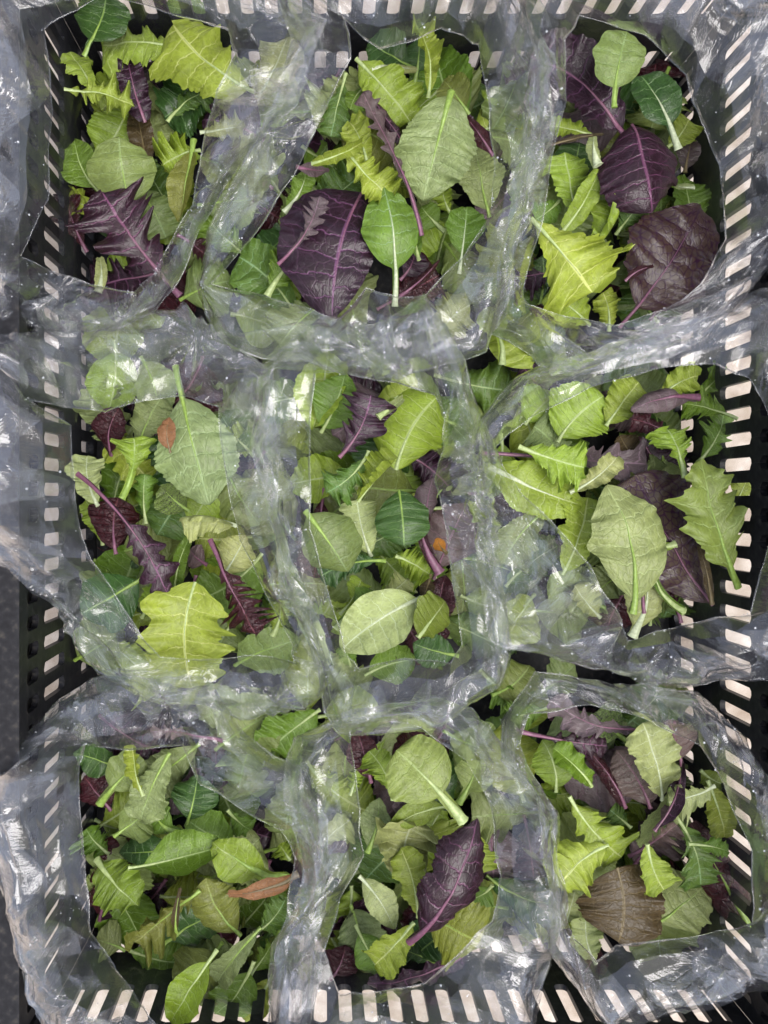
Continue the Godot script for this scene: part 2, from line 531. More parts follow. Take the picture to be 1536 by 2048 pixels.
# how far handled film stands off a smooth sheet: long straight folds that run with the mouth or slant across it,
# and sharp stars of pleats where it has been gathered. s, v: centimetres along and across the film; wide: once round.
func crumple(p: Vector3, s: float, v: float, wide: float, salt: float, stars: Array) -> float:
	var q := p * 100.0 + Vector3(salt * 37.0, 0, salt * 11.0)
	var w := wob.get_noise_3dv(q * 0.08) * 0.15
	var w2 := wob.get_noise_3dv(q * 0.08 + Vector3(50, 0, 0)) * 0.15
	var a1 := smoothstep(-0.2, 0.1, wob.get_noise_3dv(q * 0.11 + Vector3(9, 40, 0)))
	var a2 := smoothstep(-0.2, 0.1, wob.get_noise_3dv(q * 0.11 + Vector3(70, 4, 0)))
	var a3 := smoothstep(0.05, 0.35, wob.get_noise_3dv(q * 0.16 + Vector3(7, 24, 60)))
	var one := func(f: float) -> float: return roundf(f * wide) / wide
	var h := 0.0
	h += 1.5 * tri(v * 0.21 + s * one.call(0.05) + w)
	h += 1.3 * a1 * tri(v * 0.30 - s * one.call(0.09) + w2 + 0.3)
	h += 1.4 * a2 * tri(v * 0.20 + s * one.call(0.17) + w)
	h += 1.6 * tri(v * 0.05 - s * one.call(0.12) + w2)
	h += 0.30 * a3 * tri(v * 0.8 - s * one.call(0.3) + w2)
	# narrow pinched pleats, each a few centimetres long
	var g1 := smoothstep(0.1, 0.35, wob.get_noise_3dv(q * 0.15 + Vector3(31, 0, 9)))
	var g2 := smoothstep(0.1, 0.35, wob.get_noise_3dv(q * 0.15 + Vector3(0, 61, 19)))
	var g3 := smoothstep(0.15, 0.35, wob.get_noise_3dv(q * 0.15 + Vector3(0, 11, 89)))
	h += 0.9 * g1 * pleat(v * 0.35 + s * one.call(0.06) + w * 1.5, 9.0)
	h += 0.9 * g2 * pleat(v * 0.20 - s * one.call(0.25) + w2 * 1.5, 9.0)
	h += 0.6 * g3 * pleat(v * 0.45 + s * one.call(0.40) + w2 * 1.2, 7.0)
	for st in stars:
		var d: Vector3 = (p - st[0]) * 100.0
		var far := Vector2(d.x, d.z).length()
		if far < 5.0:
			h += 1.8 * minf(1.0, far * 0.8) * (1.0 - far / 5.0) * tri(atan2(d.x, d.z) / TAU * float(st[1]) + st[2])
	return h * 0.0018

func ring_points(ctrl: Array, sub: int) -> PackedVector3Array:
	var n := ctrl.size()
	var out := PackedVector3Array()
	for i in n:
		var a: Vector3 = ctrl[(i + n - 1) % n]
		var b: Vector3 = ctrl[i]
		var c: Vector3 = ctrl[(i + 1) % n]
		var d: Vector3 = ctrl[(i + 2) % n]
		for k in sub:
			var t := float(k) / sub
			out.append(b.lerp(c, t).lerp(b.cubic_interpolate(c, a, d, t), 0.08))
	return out

func bag(place: String, label: String, salt: int, rim: Array) -> void:
	const SUB := 15
	var r := RandomNumberGenerator.new()
	r.seed = salt * 77
	# handled film kinks between the places it is held by: a bend in every stretch
	var kinked := []
	for k in rim.size():
		var a: Array = rim[k]
		var b: Array = rim[(k + 1) % rim.size()]
		kinked.append(a)
		var t := r.randf_range(0.35, 0.65)
		var oo: Vector2 = a[0].lerp(b[0], t)
		var ii: Vector2 = a[1].lerp(b[1], t)
		kinked.append([oo + Vector2(r.randf_range(-9, 9), r.randf_range(-9, 9)), ii + Vector2(r.randf_range(-4, 4), r.randf_range(-4, 4)), lerpf(a[2], b[2], t) + r.randf_range(-0.004, 0.004), lerpf(a[3], b[3], t) + r.randf_range(-0.004, 0.004)])
	rim = kinked
	var lift := PackedFloat32Array()
	for k in rim.size():
		lift.append(r.randf_range(0.2, 1.7))
	var foot := Vector3.ZERO
	var rings := []
	var n := rim.size()
	# from the body of the bag up to the outer fold, over the arch, down to the free edge
	var levels := [[0.72, -1.0, 0.02], [0.5, -1.0, 0.07], [0.12, -0.018, 0.0], [0.0, 0.0, 0.0], [0.2, 0.011, 0.0], [0.45, 0.016, 0.0], [0.75, 0.011, 0.0], [1.0, 0.0, 0.0], [0.975, -0.0035, 0.0]]
	for l in levels:
		var ctrl := []
		for k in n:
			var f: float = l[0]
			var o: Vector2 = rim[k][0]
			var i: Vector2 = rim[k][1]
			var h: float = l[2] if l[1] < -0.5 else lerpf(rim[k][2], rim[k][3], f) + l[1] * (lift[k] if l[1] > 0.0 else 1.0)
			var at := spot(o.lerp(i, f), h)
			if l[1] < 0.0 and f < 0.9:
				# the body of the bag stays inside the crate wall; over the rim the film lies flat
				var inside := Vector3(clampf(at.x, -0.1415, 0.2235), at.y, clampf(at.z, -0.2695, 0.2715))
				if l[1] < -0.5:
					at = inside
				elif not inside.is_equal_approx(at):
					at.y = h + 0.0165
			ctrl.append(at)
		rings.append(ring_points(ctrl, SUB))
	for p in rings[0]:
		foot += p
	foot /= rings[0].size()
	foot.y = 0.002
	var o3 := Node3D.new()
	o3.name = numbered("plastic_bag")
	add_child(o3)
	o3.position = foot
	tag(o3, label, "plastic bag", "bags of salad in the crate")
	var total := n * SUB
	var steps := [3, 4, 4, 12, 12, 12, 10, 2]
	var arc := PackedFloat32Array([0.0])
	for i in total:
		arc.append(arc[i] + rings[3][i].distance_to(rings[3][(i + 1) % total]) * 100.0)
	var stars := []
	for k in 4:
		var at: Vector3 = rings[4 + r.randi() % 3][r.randi() % total]
		stars.append([at, r.randi_range(7, 12), r.randf()])
	var body := PackedVector3Array()
	var over := PackedVector3Array()
	var body_cols := 0
	var over_cols := 0
	var uv_a := PackedVector2Array()
	var uv_b := PackedVector2Array()
	for i in total:
		var run := 0.0
		var prev: Vector3 = rings[0][i]
		for l in levels.size():
			var cnt: int = steps[l] if l < steps.size() else 1
			for k in cnt:
				var t := float(k) / cnt
				var p: Vector3
				if l == levels.size() - 1:
					p = rings[l][i]
				else:
					var a: Vector3 = rings[maxi(l - 1, 0)][i]
					var d: Vector3 = rings[mini(l + 2, levels.size() - 1)][i]
					p = rings[l][i].lerp(rings[l + 1][i], t) 
				run += prev.distance_to(p)
				prev = p
				var low := clampf(p.y / 0.11, 0.2, 1.0)
				# the cut edge is taut and nearly straight
				if l >= 5:
					low *= lerpf(1.0, 0.25, clampf((l - 5 + t) / 2.0, 0, 1))
				var c := crumple(p, arc[i], run * 100.0, arc[total], salt, stars) * low
				var away := (p - foot) * Vector3(1, 0, 1)
				var up := Vector3.UP.lerp(away.normalized(), 0.45 if l < 4 else 0.15)
				p += up * c
				# the free edge and the fold wander a little
				p += Vector3(wob.get_noise_3dv(p * 34.0), 0, wob.get_noise_3dv(p * 34.0 + Vector3(0, 70, 0))) * 0.0007
				if l < 3:
					body.append(p - foot)
					uv_a.append(Vector2(i * 0.003, run) / 0.12)
				if l == 3 and k == 0:
					body.append(p - foot)
					uv_a.append(Vector2(i * 0.003, run) / 0.12)
				if l >= 3:
					over.append(p - foot)
					uv_b.append(Vector2(i * 0.003, run) / 0.12)
		if i == 0:
			body_cols = body.size()
			over_cols = over.size()
	part("bag_body", closed_grid(body, total, body_cols, uv_a, false), film, o3)
	# the mouth is turned over: a second layer of film lies along it, creased in its own way
	var cuff := PackedVector3Array()
	var uv_c := PackedVector2Array()
	const CW := 30
	for i in total:
		var reach := 0.62 + 0.38 * wob.get_noise_2d(i * 0.035, salt * 5.0 + 2.0)
		var run := 0.0
		for k in CW:
			var t := float(k) / (CW - 1) * reach
			var q := i * over_cols + int(t * (over_cols - 3))
			var f := t * (over_cols - 3) - int(t * (over_cols - 3))
			var p := over[q].lerp(over[q + 1], f)
			p.y += 0.0012 + 0.0042 * sin(PI * clampf(t / reach, 0, 1)) + crumple(p + foot, arc[i], 7.0 - t * 3.4, arc[total], salt + 40.5, stars) * 0.9 * minf(1.0, (reach - t) * 6.0 + 0.3)
			cuff.append(p)
			uv_c.append(Vector2(i * 0.003, 0.03 + t * 0.03) / 0.12)
	# the free edge and the outer fold roll into a thin hem
	for e in 2:
		var line := PackedVector3Array()
		var thick := PackedFloat32Array()
		for i in total + 1:
			var row := (i % total) * over_cols
			line.append(over[row + (over_cols - 3 if e == 0 else 1)])
			thick.append(0.00026 + 0.00022 * wob.get_noise_2d(i * 0.04, salt * 3.0 + e))
		part("rolled_edge", tube_mesh(line, thick, 6), film, o3)
	part("bag_cuff", closed_grid(cuff, total, CW, uv_c), film, o3)
	part("bag_mouth", closed_grid(over, total, over_cols, uv_b), film, o3)
	# beads of water on the film
	var mm := MultiMesh.new()
	mm.transform_format = MultiMesh.TRANSFORM_3D
	var bead := SphereMesh.new()
	bead.radius = 0.5
	bead.height = 1.0
	bead.radial_segments = 8
	bead.rings = 4
	mm.mesh = bead
	var count := 280
	mm.instance_count = count
	for k in count:
		var near := wob.get_noise_2d(k * 0.05, salt * 9.0)
		var at := over[clampi(int((near * 0.5 + 0.5) * over.size()) + rng.randi_range(-over_cols * 22, over_cols * 22), 0, over.size() - 1)]
		var size := rng.randf_range(0.0003, 0.0007) if rng.randf() > 0.06 else rng.randf_range(0.0009, 0.0014)
		mm.set_instance_transform(k, Transform3D(Basis().scaled(Vector3(size, size * 0.6, size)), at + Vector3(rng.randf_range(-1, 1) * 0.001, 0.0002, rng.randf_range(-1, 1) * 0.001)))
	var beads := MultiMeshInstance3D.new()
	beads.name = "water_droplets"
	beads.multimesh = mm
	beads.material_override = bead_material()
	beads.set_meta("kind", "stuff")
	o3.add_child(beads, true)

var bead_mat: StandardMaterial3D
func bead_material() -> StandardMaterial3D:
	if bead_mat == null:
		bead_mat = StandardMaterial3D.new()
		bead_mat.resource_name = "water"
		bead_mat.albedo_color = Color(0.9, 0.92, 0.95, 0.22)
		bead_mat.transparency = BaseMaterial3D.TRANSPARENCY_ALPHA
		bead_mat.roughness = 0.08
	return bead_mat

func closed_grid(pts: PackedVector3Array, rows: int, cols: int, uvs: PackedVector2Array, both := true) -> ArrayMesh:
	# the seam repeats the first row, so that the texture runs on
	var p := pts.duplicate()
	var u := uvs.duplicate()
	var last := uvs[(rows - 1) * cols].x + 0.0375
	for j in cols:
		p.append(pts[j])
		u.append(Vector2(roundf(last), uvs[j].y))
	var scale := roundf(last) / last
	for k in rows * cols:
		u[k].x *= scale
	var face := grid_mesh(p, rows + 1, cols, false, u)
	if not both:
		return face
	# the film has a thickness, so it shines from its outer and from its inner face
	var arr := face.surface_get_arrays(0)
	var n: PackedVector3Array = arr[Mesh.ARRAY_NORMAL]
	for k in p.size():
		p[k] -= n[k] * 0.00018
	# creases are sharp: each little facet keeps its own direction
	var sharp := ArrayMesh.new()
	arr[Mesh.ARRAY_NORMAL] = null
	sharp.add_surface_from_arrays(Mesh.PRIMITIVE_TRIANGLES, arr)
	arr[Mesh.ARRAY_VERTEX] = p
	sharp.add_surface_from_arrays(Mesh.PRIMITIVE_TRIANGLES, arr)
	return sharp

# ---------------------------------------------------------------- leaves
func half_width(shape: String, x: float) -> float:
	match shape:
		"round":
			return pow(maxf(0.0, 1.0 - pow(absf(2.0 * x - 1.0), 2.2)), 0.5)
		"oval":
			return pow(sin(PI * pow(x, 0.85)), 0.7)
		"lance":
			return pow(sin(PI * pow(x, 0.75)), 1.1)
		"fan":
			return minf(1.0, pow(x, 0.95) * 1.25) * pow(1.0 - pow(x, 7.0), 0.5)
		"strap":
			return pow(sin(PI * clampf(x * 0.92 + 0.05, 0, 1)), 0.4)
	return pow(x, 0.5) * pow(1.0 - pow(x, 6.0), 0.5) * 1.12

# b: end of the stalk, t: tip, both as spots of the view with heights; w: width there
func leaf(called: String, label: String, look_name: String, shape: String, b: Vector2, t: Vector2, w: float, hb: float, ht: float, o: Dictionary, group := "") -> Node3D:
	var base := spot(b, hb)
	var tip := spot(t, ht)
	var L := base.distance_to(tip)
	var hw := w * 0.56 * (LENS_H - (hb + ht) / 2) / FOCAL
	var D := (tip - base) / L
	var S := D.cross(Vector3.UP).normalized()
	var U := S.cross(D).normalized()
	var r := RandomNumberGenerator.new()
	r.seed = int(b.x * 131 + b.y * 17 + t.x * 7 + t.y)
	var roll: float = o.get("roll", r.randf_range(-0.3, 0.3))
	var twist: float = o.get("twist", r.randf_range(-0.5, 0.5))
	S = S.rotated(D, roll)
	U = U.rotated(D, roll)
	var stem: float = o.get("stem", 0.08)
	var arch: float = o.get("arch", r.randf_range(0.0, 0.13))
	var bend: float = o.get("bend", r.randf_range(-0.09, 0.09))
	var hook: float = o.get("hook", 0.0)
	var fold: float = o.get("fold", r.randf_range(0.0, 0.42))
	var curl: float = o.get("curl", r.randf_range(-1.0, 0.45))
	var fl: float = o.get("fl", fold)
	var fr: float = o.get("fr", fold)
	var cl: float = o.get("cl", curl)
	var cr: float = o.get("cr", curl)
	var ruf: float = o.get("ruf", 0.05)
	var rn: float = o.get("rn", 3.5)
	var teeth: float = float(o.get("teeth", 0.0)) * 0.6
	var tn: float = o.get("tn", 11.0)
	var lobe: float = o.get("lobe", 0.0)
	var ln: float = o.get("ln", 4.0)
	var sweep: float = o.get("sweep", 0.35)
	var skew: float = o.get("skew", 0.0)
	var lk: Dictionary = looks[look_name]
	var puck: float = o.get("puck", 0.015 + 0.045 * float(lk.savoy))
	var nv: int = o.get("nv", 7)
	var voff := r.randi_range(0, 15 - nv)
	const NT := 88
	const NU := 6
	var ph := r.randf() * 10.0
	var wavy: float = 0.2 if teeth > 0.075 else 0.07
	# the midrib
	var mid := PackedVector3Array()
	var rise := 0.0
	var gone := 0.0
	for i in NT + 1:
		var s := float(i) / NT
		var p := D * (L * s) + U * (arch * L * 4.0 * s * (1.0 - s)) + S * (bend * L * 4.0 * s * (1.0 - s))
		if hook != 0.0:
			var a := hook * smoothstep(0.35, 1.0, s)
			gone += cos(a) * L / NT if i else 0.0
			rise += sin(a) * L / NT if i else 0.0
			p = D * gone + U * (rise + arch * L * 4.0 * s * (1.0 - s)) + S * (bend * L * 4.0 * s * (1.0 - s))
		p += U * (wob.get_noise_2d(s * 2.2, ph * 7.0) * 0.02 * L)
		mid.append(p)
	var pts := PackedVector3Array()
	var uvs := PackedVector2Array()
	var tint := PackedColorArray()
	var ups := PackedVector3Array()
	var br := r.randf_range(0.78, 1.0) * float(o.get("dim", 1.0))
	var warm := r.randf_range(-0.06, 0.06)
	var base_tint := Color(br * (1.0 + warm), br, br * (1.0 - warm))
	var tint_to: Color = o.get("tint", Color.WHITE)
	base_tint *= tint_to
	base_tint = Color(clampf(base_tint.r, 0, 1), clampf(base_tint.g, 0, 1), clampf(base_tint.b, 0, 1))
	var petiole := float(o.get("r0", 0.0013)) * 0.9
	for i in NT + 1:
		var s := float(i) / NT
		var x := clampf((s - stem) / (1.0 - stem), 0, 1)
		var T := (mid[mini(i + 1, NT)] - mid[maxi(i - 1, 0)]).normalized()
		var Ss := T.cross(U.rotated(D, twist * (s - 0.4))).normalized()
		var Us := Ss.cross(T).normalized()
		ups.append(Us)
		var env := half_width(shape, x) if s > stem else 0.0
		for side: float in [-1.0, 1.0]:
			var wv := env * hw * (1.0 + skew * side)
			var inner := wv * (1.0 + wavy * wob.get_noise_2d(x * 2.4 + ph, 40.0 + side * 9.0))
			if lobe > 0.0 and s > stem:
				var ff := x * ln + (0.18 if side > 0 else 0.0) + wob.get_noise_2d(x * 3.0, ph + side * 5.0) * 0.5
				wv *= 1.0 - lobe * pow(0.5 + 0.5 * cos(TAU * ff), 0.8) * (1.0 - 0.75 * pow(x, 6.0))
				inner = wv * (1.0 + wavy * wob.get_noise_2d(x * 2.4 + ph, 40.0 + side * 9.0))
			if teeth > 0.0 and s > stem:
				var q := x * tn + ph + side * 0.37 + wob.get_noise_2d(x * 4.0 + ph, side * 3.0) * 1.1
				var saw := q - floorf(q)
				wv *= 1.0 + teeth * (pow(saw / 0.68, 0.75) if saw < 0.68 else pow((1.0 - saw) / 0.32, 0.8) - 0.0) * 0.9 - teeth * 0.45 * (0.55 + 0.9 * absf(wob.get_noise_2d(floorf(q) * 3.7, ph)))
			wv *= 1.0 + wavy * wob.get_noise_2d(x * 2.4 + ph, 40.0 + side * 9.0) + (0.01 + 0.6 * teeth) * wob.get_noise_2d(x * 6.0 + ph, 80.0 + side * 9.0) + (0.3 * teeth) * wob.get_noise_2d(x * 19.0 + ph, 60.0 + side * 9.0)
			wv = maxf(wv, petiole * (1.0 if s < 0.97 else 0.2))
			inner = maxf(inner, petiole * (1.0 if s < 0.97 else 0.2))
			var th0: float = fl if side < 0 else fr
			var thc: float = cl if side < 0 else cr
			var ac := 0.0
			var au := 0.0
			var row := PackedVector3Array()
			for j in NU + 1:
				var u := float(j) / NU
				if j > 0:
					var th := th0 + thc * (u - 0.5 / NU) * 1.3
					ac += cos(th) / NU
					au += sin(th) / NU
				var here_w := lerpf(inner, wv, u * u * u)
				var p := mid[i] + Ss * (side * ac * here_w) + Us * (au * inner)
				p += T * (inner * u * (0.65 + 0.45 * u) * sweep * sqrt(maxf(0.0, 1.0 - s)))
				var rough := wob.get_noise_3dv((p + base) * 55.0) * 0.0016 * u
				var wave := sin(TAU * (rn * x + side * 0.21) + ph + 1.7 * wob.get_noise_2d(x * 3.0, ph + side)) + 0.3 * sin(TAU * rn * 2.3 * x + ph * 2.0 + side + 3.0 * wob.get_noise_2d(x * 2.0 - ph, side * 4.0))
				var hem := u * u * u * sin(TAU * rn * 3.3 * x + ph * 3.0 + 2.5 * wob.get_noise_2d(x * 5.0, ph + side * 7.0))
				p += Us * (ruf * hw * (u * u * wave + 0.28 * hem) * smoothstep(0.0, 0.25, x) + rough)
				p += Us * (puck * inner * pow(absf(sin(PI * (s * nv + (0.5 if side < 0 else 0.0)))), 0.9) * 3.0 * u * (1.0 - u * 0.85) * 0.6)
				row.append(p)
			if side < 0:
				for j in range(NU, 0, -1):
					pts.append(row[j])
					uvs.append(Vector2(0.5 - 0.5 * j / NU, (s * nv + voff) / 16.0))
			else:
				for j in NU + 1:
					pts.append(row[j])
					uvs.append(Vector2(0.5 + 0.5 * j / NU, (s * nv + voff) / 16.0))
	tint.resize(pts.size())
	tint.fill(base_tint)
	var thing := Node3D.new()
	thing.name = numbered(called)
	add_child(thing)
	thing.position = base
	tag(thing, label, "leaf", group)
	part("blade", grid_mesh(pts, NT + 1, NU * 2 + 1, false, uvs, tint), lk.mat, thing)
	# stalk and midrib: one tapering rib that stands proud of the blade
	var r0: float = o.get("r0", 0.0013)
	var path := PackedVector3Array()
	var radii := PackedFloat32Array()
	var pu := PackedVector3Array()
	var upto := int(NT * float(o.get("rib", 0.8)))
	for i in range(0, upto + 1, 3):
		var s := float(i) / NT
		path.append(mid[i] + ups[i] * (r0 * 0.12))
		radii.append(maxf(0.00016, r0 * 0.92 * pow(maxf(0.0, 1.0 - s / 0.86), 1.5) * (1.12 if i == 0 else 1.0)))
		pu.append(ups[i])
	part("midrib", tube_mesh(path, radii, 7, 0.75, pu), stalks[o.get("stalk", lk.stalk)], thing)
	return thing

const KIND := {"lime": "lettuce_leaf", "lettuce": "lettuce_leaf", "pale": "lettuce_leaf", "green": "green_leaf", "teal": "kale_leaf", "dark": "spinach_leaf", "under": "mustard_leaf", "sage": "spinach_leaf", "olive": "green_leaf",
	"purple": "purple_leaf", "maroon": "purple_leaf", "mauve": "mizuna_leaf", "bronze": "bronze_leaf", "netted": "netted_leaf", "veined": "netted_leaf", "brown": "brown_leaf", "amber": "brown_leaf"}
# habits of growth that several leaves share
const HABIT := {
	"lettuce": {"shape": "ob", "teeth": 0.14, "tn": 9.0, "ruf": 0.16, "rn": 3.2, "stem": 0.05, "sweep": 0.28},
	"frill": {"shape": "ob", "teeth": 0.2, "tn": 10.0, "ruf": 0.34, "rn": 3.6, "stem": 0.06, "sweep": 0.25},
	"fan": {"shape": "fan", "teeth": 0.2, "tn": 9.0, "ruf": 0.16, "rn": 3.0, "stem": 0.2, "sweep": 0.6},
	"mustard": {"shape": "oval", "teeth": 0.1, "tn": 15.0, "ruf": 0.07, "stem": 0.08, "sweep": 0.28},
	"spoon": {"shape": "round", "stem": 0.24, "ruf": 0.04, "puck": 0.03, "sweep": 0.15, "r0": 0.0018, "curl": -0.45, "fold": 0.2},
	"oval": {"shape": "oval", "stem": 0.15, "ruf": 0.06, "sweep": 0.3},
	"miz": {"shape": "ob", "stem": 0.2, "lobe": 0.72, "ln": 4.0, "teeth": 0.25, "tn": 13.0, "ruf": 0.1, "sweep": 0.75},
	"oak": {"shape": "ob", "stem": 0.08, "lobe": 0.5, "ln": 3.0, "teeth": 0.15, "tn": 10.0, "ruf": 0.1, "sweep": 0.6},
	"kale": {"shape": "ob", "stem": 0.15, "lobe": 0.25, "ln": 4.0, "teeth": 0.42, "tn": 11.0, "ruf": 0.18, "sweep": 0.6},
	"strap": {"shape": "strap", "stem": 0.02, "ruf": 0.1, "teeth": 0.1, "sweep": 0.1},
	"spear": {"shape": "lance", "stem": 0.05, "ruf": 0.05, "teeth": 0.05, "sweep": 0.2},
}
var here := ""

# look, habit, stalk end x y, tip x y, width, layer, label, changes
func L(lk: String, habit: String, bx: float, by: float, tx: float, ty: float, w: float, layer: float, label: String, more := {}) -> void:
	var o: Dictionary = HABIT[habit].duplicate()
	o.merge(more, true)
	var h := 0.043 + layer * 0.0066
	var called: String = KIND[lk]
	if habit in ["miz"]:
		called = "mizuna_leaf"
	leaf(called, label + " in the " + here + " bag", lk, o.shape, Vector2(bx, by), Vector2(tx, ty), w, h + float(o.get("hb", sin(bx * 1.7 + ty) * 0.005)), h + float(o.get("ht", sin(tx * 2.3 + by) * 0.005)), o)

var told := {}

# the leaves that fill the bag below the ones on top
func fill(seed_: int, x0: float, y0: float, x1: float, y1: float) -> void:
	var r := RandomNumberGenerator.new()
	r.seed = seed_
	var kinds := ["lettuce", "green", "sage", "dark", "under", "teal", "maroon", "purple", "olive", "lettuce", "green", "mauve", "lime", "sage", "under"]
	var words := {"lettuce": "light green", "green": "mid green", "sage": "grey green", "dark": "dark green", "under": "pale ribbed", "teal": "blue green", "maroon": "maroon", "purple": "dark purple", "olive": "olive green", "mauve": "dusky mauve", "lime": "lime green"}
	var habits := ["lettuce", "mustard", "oval", "kale", "frill", "mustard"]
	var kind_words := ["wavy", "toothed", "smooth", "jagged", "frilly", "veined"]
	x0 -= 30
	y0 -= 30
	x1 += 40
	y1 += 45
	for k in 38:
		var lk: String = kinds[(k * 7) % kinds.size()]
		var fx := (k % 6 + r.randf()) / 6.0
		var fy := (k / 6 + r.randf()) / 7.0
		var c := Vector2(lerpf(x0, x1, fx), lerpf(y0, y1, fy))
		var dir := Vector2.from_angle(r.randf() * TAU) * r.randf_range(55, 92)
		var across := r.randf_range(85, 140)
		var h := 0.020 + 0.036 * r.randf()
		var reach := (Vector2(absf(dir.x), absf(dir.y)) + Vector2(absf(dir.y), absf(dir.x)) / dir.length() * across * 0.55) * 0.92 + Vector2(8, 8)
		var k2 := FOCAL / (LENS_H - h)
		c.x = clampf(c.x, NADIR.x - 0.1445 * k2 + reach.x, NADIR.x + 0.2265 * k2 - reach.x)
		c.y = clampf(c.y, NADIR.y - 0.2725 * k2 + reach.y, NADIR.y + 0.2745 * k2 - reach.y)
		var hk := r.randi() % habits.size()
		var o: Dictionary = HABIT[habits[hk]].duplicate()
		var zone: String = ["upper", "middle", "lower"][clampi(int(fy * 3), 0, 2)] + " " + ["left", "centre", "right"][clampi(int(fx * 3), 0, 2)]
		var text: String = "half buried %s %s leaf, %s of the %s bag" % [kind_words[hk], words[lk], zone, here]
		if told.has(text):
			text = text.replace("half buried", "half buried broad" if across > 112.0 else "half buried narrow")
		told[text] = true
		leaf(KIND[lk], text, lk, o.shape, c - dir, c + dir, across, h, h + r.randf_range(-0.012, 0.012), o, "leaves buried low in the " + here + " bag")

func make_leaves() -> void:
	here = "top left"
	fill(101, 150, 60, 500, 640)
	L("green", "mustard", 425, 60, 330, 10, 75, 2, "dark green leaf at the top edge above the lime lettuce")
	L("bronze", "strap", 292, 335, 272, 215, 46, 2, "brown upright leaf stalk standing behind the grey green oval leaf", {"fold": 0.5})
	L("sage", "oval", 262, 290, 210, 215, 60, 1, "dull green leaf deep behind the lime frill")
	L("teal", "kale", 335, 245, 418, 180, 78, 3, "dark green jagged leaf beside the film edge")
	L("pale", "frill", 400, 265, 490, 250, 55, 3, "pale frilled lettuce tip lying under the right hand film")
	L("under", "mustard", 395, 410, 520, 400, 110, 1, "pale green leaf pressed under the film fold")
	L("sage", "mustard", 360, 600, 470, 560, 120, 1, "grey green leaf flat under the bottom film")
	L("maroon", "oak", 355, 470, 410, 510, 55, 3, "small wine coloured leaf under the film beside the pink rib")
	L("green", "oval", 205, 390, 150, 280, 78, 4, "mid green leaf left of the grey green oval leaf")
	L("lime", "frill", 200, 420, 142, 395, 62, 3, "lime leaf edge below the mid green leaf")
	L("maroon", "oak", 175, 505, 132, 385, 88, 3, "dark wine leaf at the crate wall side")
	L("lettuce", "lettuce", 185, 570, 265, 525, 66, 2, "light green leaf below the pink ribbed purple leaf")
	L("pale", "strap", 196, 585, 199, 515, 22, 4, "short pale stalk at the bottom end", {"r0": 0.0026, "rib": 0.85})
	L("purple", "strap", 290, 245, 255, 113, 52, 5, "black purple strap leaf between the lime leaves", {"ruf": 0.3, "fold": 0.4})
	L("lime", "lettuce", 352, 95, 204, 92, 138, 6, "lime lettuce leaf lying sideways under the dark spoon leaf", {"fold": 0.15, "ruf": 0.22, "cl": -0.6})
	L("dark", "spoon", 168, 112, 214, -8, 106, 7, "dark green spoon leaf at the very top")
	L("pale", "lettuce", 515, 195, 575, 75, 110, 5, "pale lettuce leaf half veiled by the film fold")
	L("lime", "lettuce", 508, 183, 346, 48, 182, 7, "largest lime lettuce leaf, pointed and toothed,", {"teeth": 0.2, "fold": 0.05, "ruf": 0.08, "roll": 0.0})
	L("lime", "lettuce", 190, 180, 140, 105, 62, 5, "upright lime leaf behind the ruffled lime edge", {"roll": 0.5})
	L("lime", "frill", 128, 180, 268, 212, 66, 7, "ruffled lime lettuce edge curling over the dark gap", {"ruf": 0.5, "fold": 0.6, "roll": -0.4})
	L("lettuce", "frill", 400, 300, 326, 330, 100, 5, "curly light green lettuce above the folded brown green leaf", {"ruf": 0.6, "rn": 4.5})
	L("sage", "spoon", 262, 415, 238, 274, 130, 6, "grey green oval leaf shown from its back", {"stem": 0.05, "fold": -0.15, "curl": -0.3, "r0": 0.0011})
	L("olive", "oval", 388, 282, 358, 445, 68, 7, "folded olive leaf with a brown flush beside the film", {"fl": 0.9, "fr": 0.2, "tint": Color(1, 0.85, 0.7), "r0": 0.002})
	L("mauve", "miz", 188, 458, 206, 384, 44, 6, "small dusky fringed leaf on the wine leaf")
	L("purple", "oak", 360, 592, 205, 385, 190, 8, "large lobed purple leaf with a bright pink rib", {"twist": 0.1, "roll": 0.06, "r0": 0.0021, "lobe": 0.62, "ln": 1.9, "teeth": 0.05, "fold": 0.05, "curl": -0.2, "stem": 0.2, "stalk": "pink", "tint": Color(1, 0.95, 1)})

	here = "top middle"
	fill(202, 520, 80, 980, 680)
	L("dark", "oval", 832, 140, 738, 82, 86, 3, "dark green leaf with a thick white stalk near the top")
	L("pale", "strap", 744, 140, 834, 139, 22, 5, "thick white stalk lying level", {"r0": 0.0028, "rib": 0.85, "stalk": "white"})
	L("dark", "spoon", 828, 165, 838, 74, 56, 4, "small dark spoon leaf beside the upright lime leaf")
	L("lettuce", "lettuce", 885, 175, 812, 240, 80, 3, "light green leaf behind the pale leaf")
	L("lettuce", "lettuce", 712, 118, 820, 242, 112, 5, "pale green leaf with a straight white rib", {"dim": 1.0})
	L("lime", "frill", 856, 195, 832, 58, 70, 7, "upright curled lime leaf at the top", {"fl": 0.9, "fr": 0.6, "arch": 0.2})
	L("olive", "oval", 938, 228, 888, 160, 66, 5, "olive leaf above the big crinkled leaf")
	L("teal", "kale", 692, 148, 662, 275, 78, 5, "blue green jagged leaf beside the left film")
	L("green", "kale", 735, 170, 700, 220, 60, 4, "smaller jagged green leaf behind the bronze stem")
	L("maroon", "spear", 986, 312, 928, 228, 30, 6, "thin wine coloured leaf by the right film")
	L("under", "mustard", 978, 435, 952, 295, 80, 4, "narrow pale ribbed leaf behind the big crinkled leaf")
	L("olive", "mustard", 850, 380, 800, 310, 80, 3, "olive leaf in the shade under the crinkled leaf")
